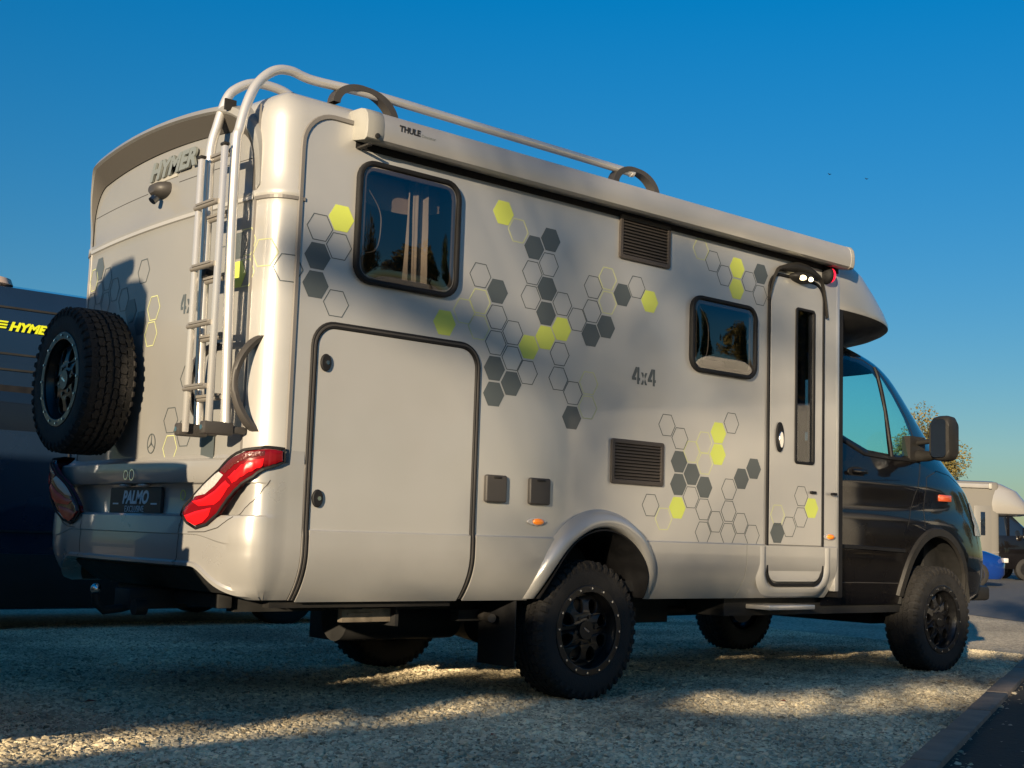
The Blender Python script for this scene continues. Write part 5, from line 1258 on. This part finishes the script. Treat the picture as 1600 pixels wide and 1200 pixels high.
def tree(loc, h, cr_, label, leafm, nleaf=9000, ls=.12, seed=1, trunk_h=None, group=None, flat=1.0):
    T = empty('tree', loc, 0, label, 'tree', group); rnd = random.Random(seed)
    th = trunk_h or h*.35; mb = MB(); pts = [(0, 0, -.1), (.03*h*.1, 0, th*.5), (0, .05, th), (.1, 0, h*.75)]
    r0 = h*.022; vs, fs = tube(smooth_path(pts, 4), [r0*(1-.85*i/12) for i in range(13)], 8); mb.add(vs, fs)
    blobs = []
    for k in range(14):
        a_ = rnd.uniform(0, 2*pi); el = rnd.uniform(.1, 1.2); L_ = cr_*rnd.uniform(.45, .95)
        p0 = Vector((0, 0, th*rnd.uniform(.8, 1.4))); p1 = Vector((cos(a_)*L_*cos(el), sin(a_)*L_*cos(el), th+(h-th)*(.25+.6*sin(el)*rnd.uniform(.6, 1)))); mid = (p0+p1)/2+Vector((0, 0, .2))
        v_, f_ = tube(smooth_path([p0, mid, p1], 3), [r0*.45*(1-.8*i/6) for i in range(7)], 5); mb.add(v_, f_)
        blobs.append((p1, cr_*rnd.uniform(.25, .48)))
    for k in range(10): blobs.append((Vector((rnd.uniform(-.4, .4)*cr_, rnd.uniform(-.4, .4)*cr_, rnd.uniform(th*1.1, h*.95))), cr_*rnd.uniform(.3, .5)))
    mb.build('trunk', M['bark'], T, keep=False, smooth=50)
    vs = []; fs = []
    for i in range(nleaf):
        c, r = blobs[i % len(blobs)]; d = Vector((rnd.gauss(0, 1), rnd.gauss(0, 1), rnd.gauss(0, 1))).normalized()
        p = c+d*r*(rnd.random()**.45)*Vector((1, 1, 1)).x; a_ = Vector((rnd.gauss(0, 1), rnd.gauss(0, 1), rnd.gauss(0, 1))).normalized(); b_ = a_.orthogonal().normalized(); s = ls*rnd.uniform(.6, 1.3)
        k = len(vs); vs += [p-a_*s*.5, p+b_*s*.3, p+a_*s*.5, p-b_*s*.3]; fs.append((k, k+1, k+2, k+3))
    build('crown', mesh(vs, fs), leafm, T, keep=False); return T
tree((54.6, 30.0, 0), 7.7, 2.2, 'autumn tree rising behind the wing mirror of the black cab', M['leaf_a'], 9000, .15, 3)
tree((50.5, 31.0, 0), 5.6, 2.2, 'low rounded tree seen through the cab side window', M['leaf_b'], 9000, .16, 5)
# birds
def bird(loc, label):
    vs = [Vector(q)*.45 for q in [(0, 0, 0), (.16, 0, .02), (-.12, 0, 0), (.02, .20, .10), (-.06, .17, .09), (.02, -.20, .10), (-.06, -.17, .09), (0, 0, -.08)]]
    o = build('bird', mesh(vs, [(1, 3, 4, 2), (1, 2, 6, 5), (1, 7, 2), (1, 2, 7)]), M['under']); o.location = loc; o.rotation_euler = (.3, .2, .7); tag(o, label, 'bird', 'tiny birds high over the cab')
bird((47.5, 30.5, 18.3), 'tiny dark bird in the blue sky, left of two'); bird((52, 31.5, 19.2), 'tiny dark bird in the blue sky, right of two')

# ================================================================== NEIGHBOURS OUT OF FRAME (they cast the shade and are mirrored in the paint)
#OCC
FAR_OCC = True
def ray_pt(X, Y, Z, dist): return Vector((X, Y, Z)) + sdir*(dist/ cos(SUN_EL))
na = neighbour_motorhome((-2.9, .24, 0), pi, 'pale motorhome parked behind the silver one, out of the picture', M['white_paint'], M['white_paint'], h=2.97)
lbox('roof_box', M['plastic'], na, .02, .5, .50, .85, 2.96, 3.07, bevel=.04)
# added unseen low car, sized so its shadow covers the rear bumper
def shade_car(loc, rz, label, paint, h=1.70):
    V = empty('shade_car', loc, rz, label, 'car')
    loft_body([(.22, 0, 4.2, .80, 14), (.35, 0, 4.22, .84, 14), (.9, 0, 4.2, .86, 14), (1.0, 0, 4.0, .855, 14), (1.1, .0, 3.4, .85, 14), (1.5, .01, 3.0, .83, 14), (h-.06, .02, 2.7, .80, 14), (h, .08, 2.6, .72, 12)], 'body', paint, V)
    lbox('rear_window', M['darkglass'], V, -.012, .02, -.6, .6, 1.1, 1.5, bevel=.006)
    for x in (.8, 3.4):
        for y in (-.76, .76): simple_wheel(V, x, y, .31, .2)
    for y in (-.72, .72): lbox('tail_light', M['red_dark'], V, -.02, .02, y-.08, y+.08, .7, 1.1, bevel=.01)
    return V
shade_car((-1.81, -.38, 0), pi/2, 'grey delivery car added out of the picture to the left to shade the bumper', M['camper_silver'], 1.47)
# row mirrored in the paint, to the right of the picture
for i, (x, y, a_) in enumerate(((17, -9.5, 1.35), (21.5, -11, 1.42), (26, -12, 1.5), (12.5, -10, 1.3), (31, -13, 1.5))):
    neighbour_motorhome((x, y, 0), a_, ('%s motorhome of the row opposite, %s one, out of the picture to the right' % (('white', 'navy blue', 'pale grey')[i % 3], ('second', 'third', 'fourth', 'nearest', 'farthest')[i])), (M['white_paint'], M['navy'], M['camper_pale'])[i % 3], M['black_paint'], group='row of motorhomes opposite')
rt = random.Random(11)
for i in range(9):
    tree((6+i*6.5+rt.uniform(-1, 1), -27+i*1.0+rt.uniform(-2, 2), 0), rt.uniform(8, 11), rt.uniform(2.6, 3.6), 'tree of the row beyond the motorhomes opposite, the %s one counted away from the camera' % ('first', 'second', 'third', 'fourth', 'fifth', 'sixth', 'seventh', 'eighth', 'ninth')[i], M['leaf_a'] if i % 3 else M['leaf_b'], 5000, .35, 20+i, group='trees beyond the motorhomes opposite')
for i, (x, y) in enumerate(((44, 2), (52, 9), (60, 16), (48, -6))):
    tree((x, y, 0), 8.5+i % 3, 3.4, 'tree standing ahead of the cab, outside the right edge of the picture, the %s one' % ('second', 'third', 'farthest', 'nearest')[i], M['leaf_a'] if i % 2 else M['leaf_b'], 5000, .35, 70+i, group='trees ahead of the cab')
# a thin tree towards the sun: its trunk and clumps dapple the side of the motorhome
EP = Vector((-sin(SUN_PHI), cos(SUN_PHI), 0)); EA = Vector((-cos(SUN_PHI), -sin(SUN_PHI), 0))
def sun_tree(S_, p0, clumps, label, seed, h, leaf=.10):
    rnd = random.Random(seed); base = EA*S_+EP*p0; T = empty('tree', base, 0, label, 'tree'); rise = math.tan(SUN_EL)*S_
    mb = MB(); vs, fs = tube(smooth_path([(0, 0, -.1), (.05, .02, h*.3), (-.02, .03, h*.6), (.04, 0, h)], 6), [.10*(1-.8*i/18) for i in range(19)], 9); mb.add(vs, fs)
    vs = []; fs = []
    for (p, q, rp, rq, n) in clumps:
        c = EP*(p-p0)+Vector((0, 0, q+rise))+EA*rnd.uniform(-.6, .6)
        v_, f_ = tube(smooth_path([Vector((0, 0, max(1, c.z-abs(p-p0)*1.2-.4))), (Vector((0, 0, c.z-.3))+c)/2, c], 3), [.02*(1-.7*i/6) for i in range(7)], 5); mb.add(v_, f_)
        for k in range(n):
            d = Vector((rnd.gauss(0, 1), rnd.gauss(0, 1), rnd.gauss(0, 1))).normalized()*(rnd.random()**.4)
            P = c+EP*d.x*rp+EA*d.y*rp+Vector((0, 0, d.z*rq)); a_ = Vector((rnd.gauss(0, 1), rnd.gauss(0, 1), rnd.gauss(0, 1))).normalized(); b_ = a_.orthogonal().normalized(); s_ = leaf*rnd.uniform(.6, 1.3)
            m = len(vs); vs += [P-a_*s_*.5, P+b_*s_*.32, P+a_*s_*.5, P-b_*s_*.32]; fs.append((m, m+1, m+2, m+3))
    mb.build('trunk', M['bark'], T, keep=False, smooth=50); build('crown', mesh(vs, fs), M['leaf_b'], T, keep=False)
rc = random.Random(4); cl = [(-.45, 2.26, .26, .14, 240), (-.72, 2.20, .26, .17, 240), (-1.0, 2.24, .22, .15, 200), (-1.30, 2.15, .14, .4, 60), (-1.75, 3.05, .28, .22, 120), (-2.05, 2.95, .26, .22, 90), (-1.45, 2.7, .16, .12, 26)]
for k in range(34):
    p_, q_ = rc.uniform(-3.2, -.8), rc.uniform(1.0, 3.4)
    if p_ > -1.35 and q_ > 2.2: continue
    cl.append((p_, q_, rc.uniform(.12, .3), rc.uniform(.12, .35), rc.randint(10, 34)))
for k in range(26): cl.append((rc.uniform(-3.2, 1.2), rc.uniform(4.3, 6.5), rc.uniform(.3, .6), rc.uniform(.3, .5), 160))
sun_tree(27, -1.28, cl, 'slender loose crowned tree far behind the camera towards the sun', 8, 10.0)
# added sun blockers: drooping tree and screen below; their gap leaves the ground streak
cl = []
def itp(t, x):
    for a_, b_ in zip(t, t[1:]):
        if a_[0] >= x >= b_[0]: return a_[1]+(b_[1]-a_[1])*(a_[0]-x)/(a_[0]-b_[0])
    return t[-1][1]
LO = [(.3, -.10), (.1, -.015), (-.17, .06), (-.6, .21), (-1.2, .40), (-2.0, .47), (-2.6, .57), (-3.67, .95), (-4.2, 1.05)]; UP = [(.3, .45), (-.17, .55), (-1.2, .95), (-2.6, 1.36), (-4.2, 1.5)]
pp = .20
while pp > -4.1:
    lo, up = itp(LO, pp), itp(UP, pp); cl.append((pp, (lo+up)/2, .14, (up-lo)/2*.97, 300 if pp > -2.8 else 130)); pp -= .09
sun_tree(15, -4.6, cl+[(rc.uniform(-5.5, -3.6), rc.uniform(2.6, 4.2), .4, .4, 150) for k in range(12)], 'unseen drooping tree behind the camera, added to shade the wheels and ground', 9, 7.2)
TOP = [(.6, -.36), (.1, -.165), (-.17, -.075), (-1.2, .31), (-2.65, .45), (-3.5, .66), (-5, .9), (-9, 1.0)]  # outline of the added screen, follows the near edge of the sun streak
H_ = empty('shade_screen', EA*14.0, 0, 'unseen leafy screen behind the camera, added to shade the foreground gravel', 'shade_screen'); rise = math.tan(SUN_EL)*14
prof_ = []; pp = .6
while pp >= -9: prof_.append((pp, itp(TOP, pp)+rise+rc.uniform(-.02, .02))); pp -= .09
rows = []
for sd in (-.35, .35):
    rows.append([EP*p_+EA*sd for p_, z_ in prof_]); rows.append([EP*p_+EA*sd*.9+Vector((0, 0, z_)) for p_, z_ in prof_])
vs, fs = grid([rows[0], rows[1], rows[3], rows[2]]); build('shade_screen_core', mesh(vs, fs), M['leaf_b'], H_, keep=False)
vs = []; fs = []
for k in range(9000):
    p_, z_ = prof_[rc.randrange(len(prof_))]; P = EP*(p_+rc.uniform(-.05, .05))+EA*rc.choice((-.37, .37, rc.uniform(-.35, .35)))+Vector((0, 0, z_*rc.random()**.35-.01)); a_ = Vector((rc.gauss(0, 1), rc.gauss(0, 1), rc.gauss(0, 1))).normalized(); b_ = a_.orthogonal().normalized(); s_ = .07
    m = len(vs); vs += [P-a_*s_*.5, P+b_*s_*.32, P+a_*s_*.5, P-b_*s_*.32]; fs.append((m, m+1, m+2, m+3))
build('shade_screen_leaves', mesh(vs, fs), M['leaf_b'], H_, keep=False)
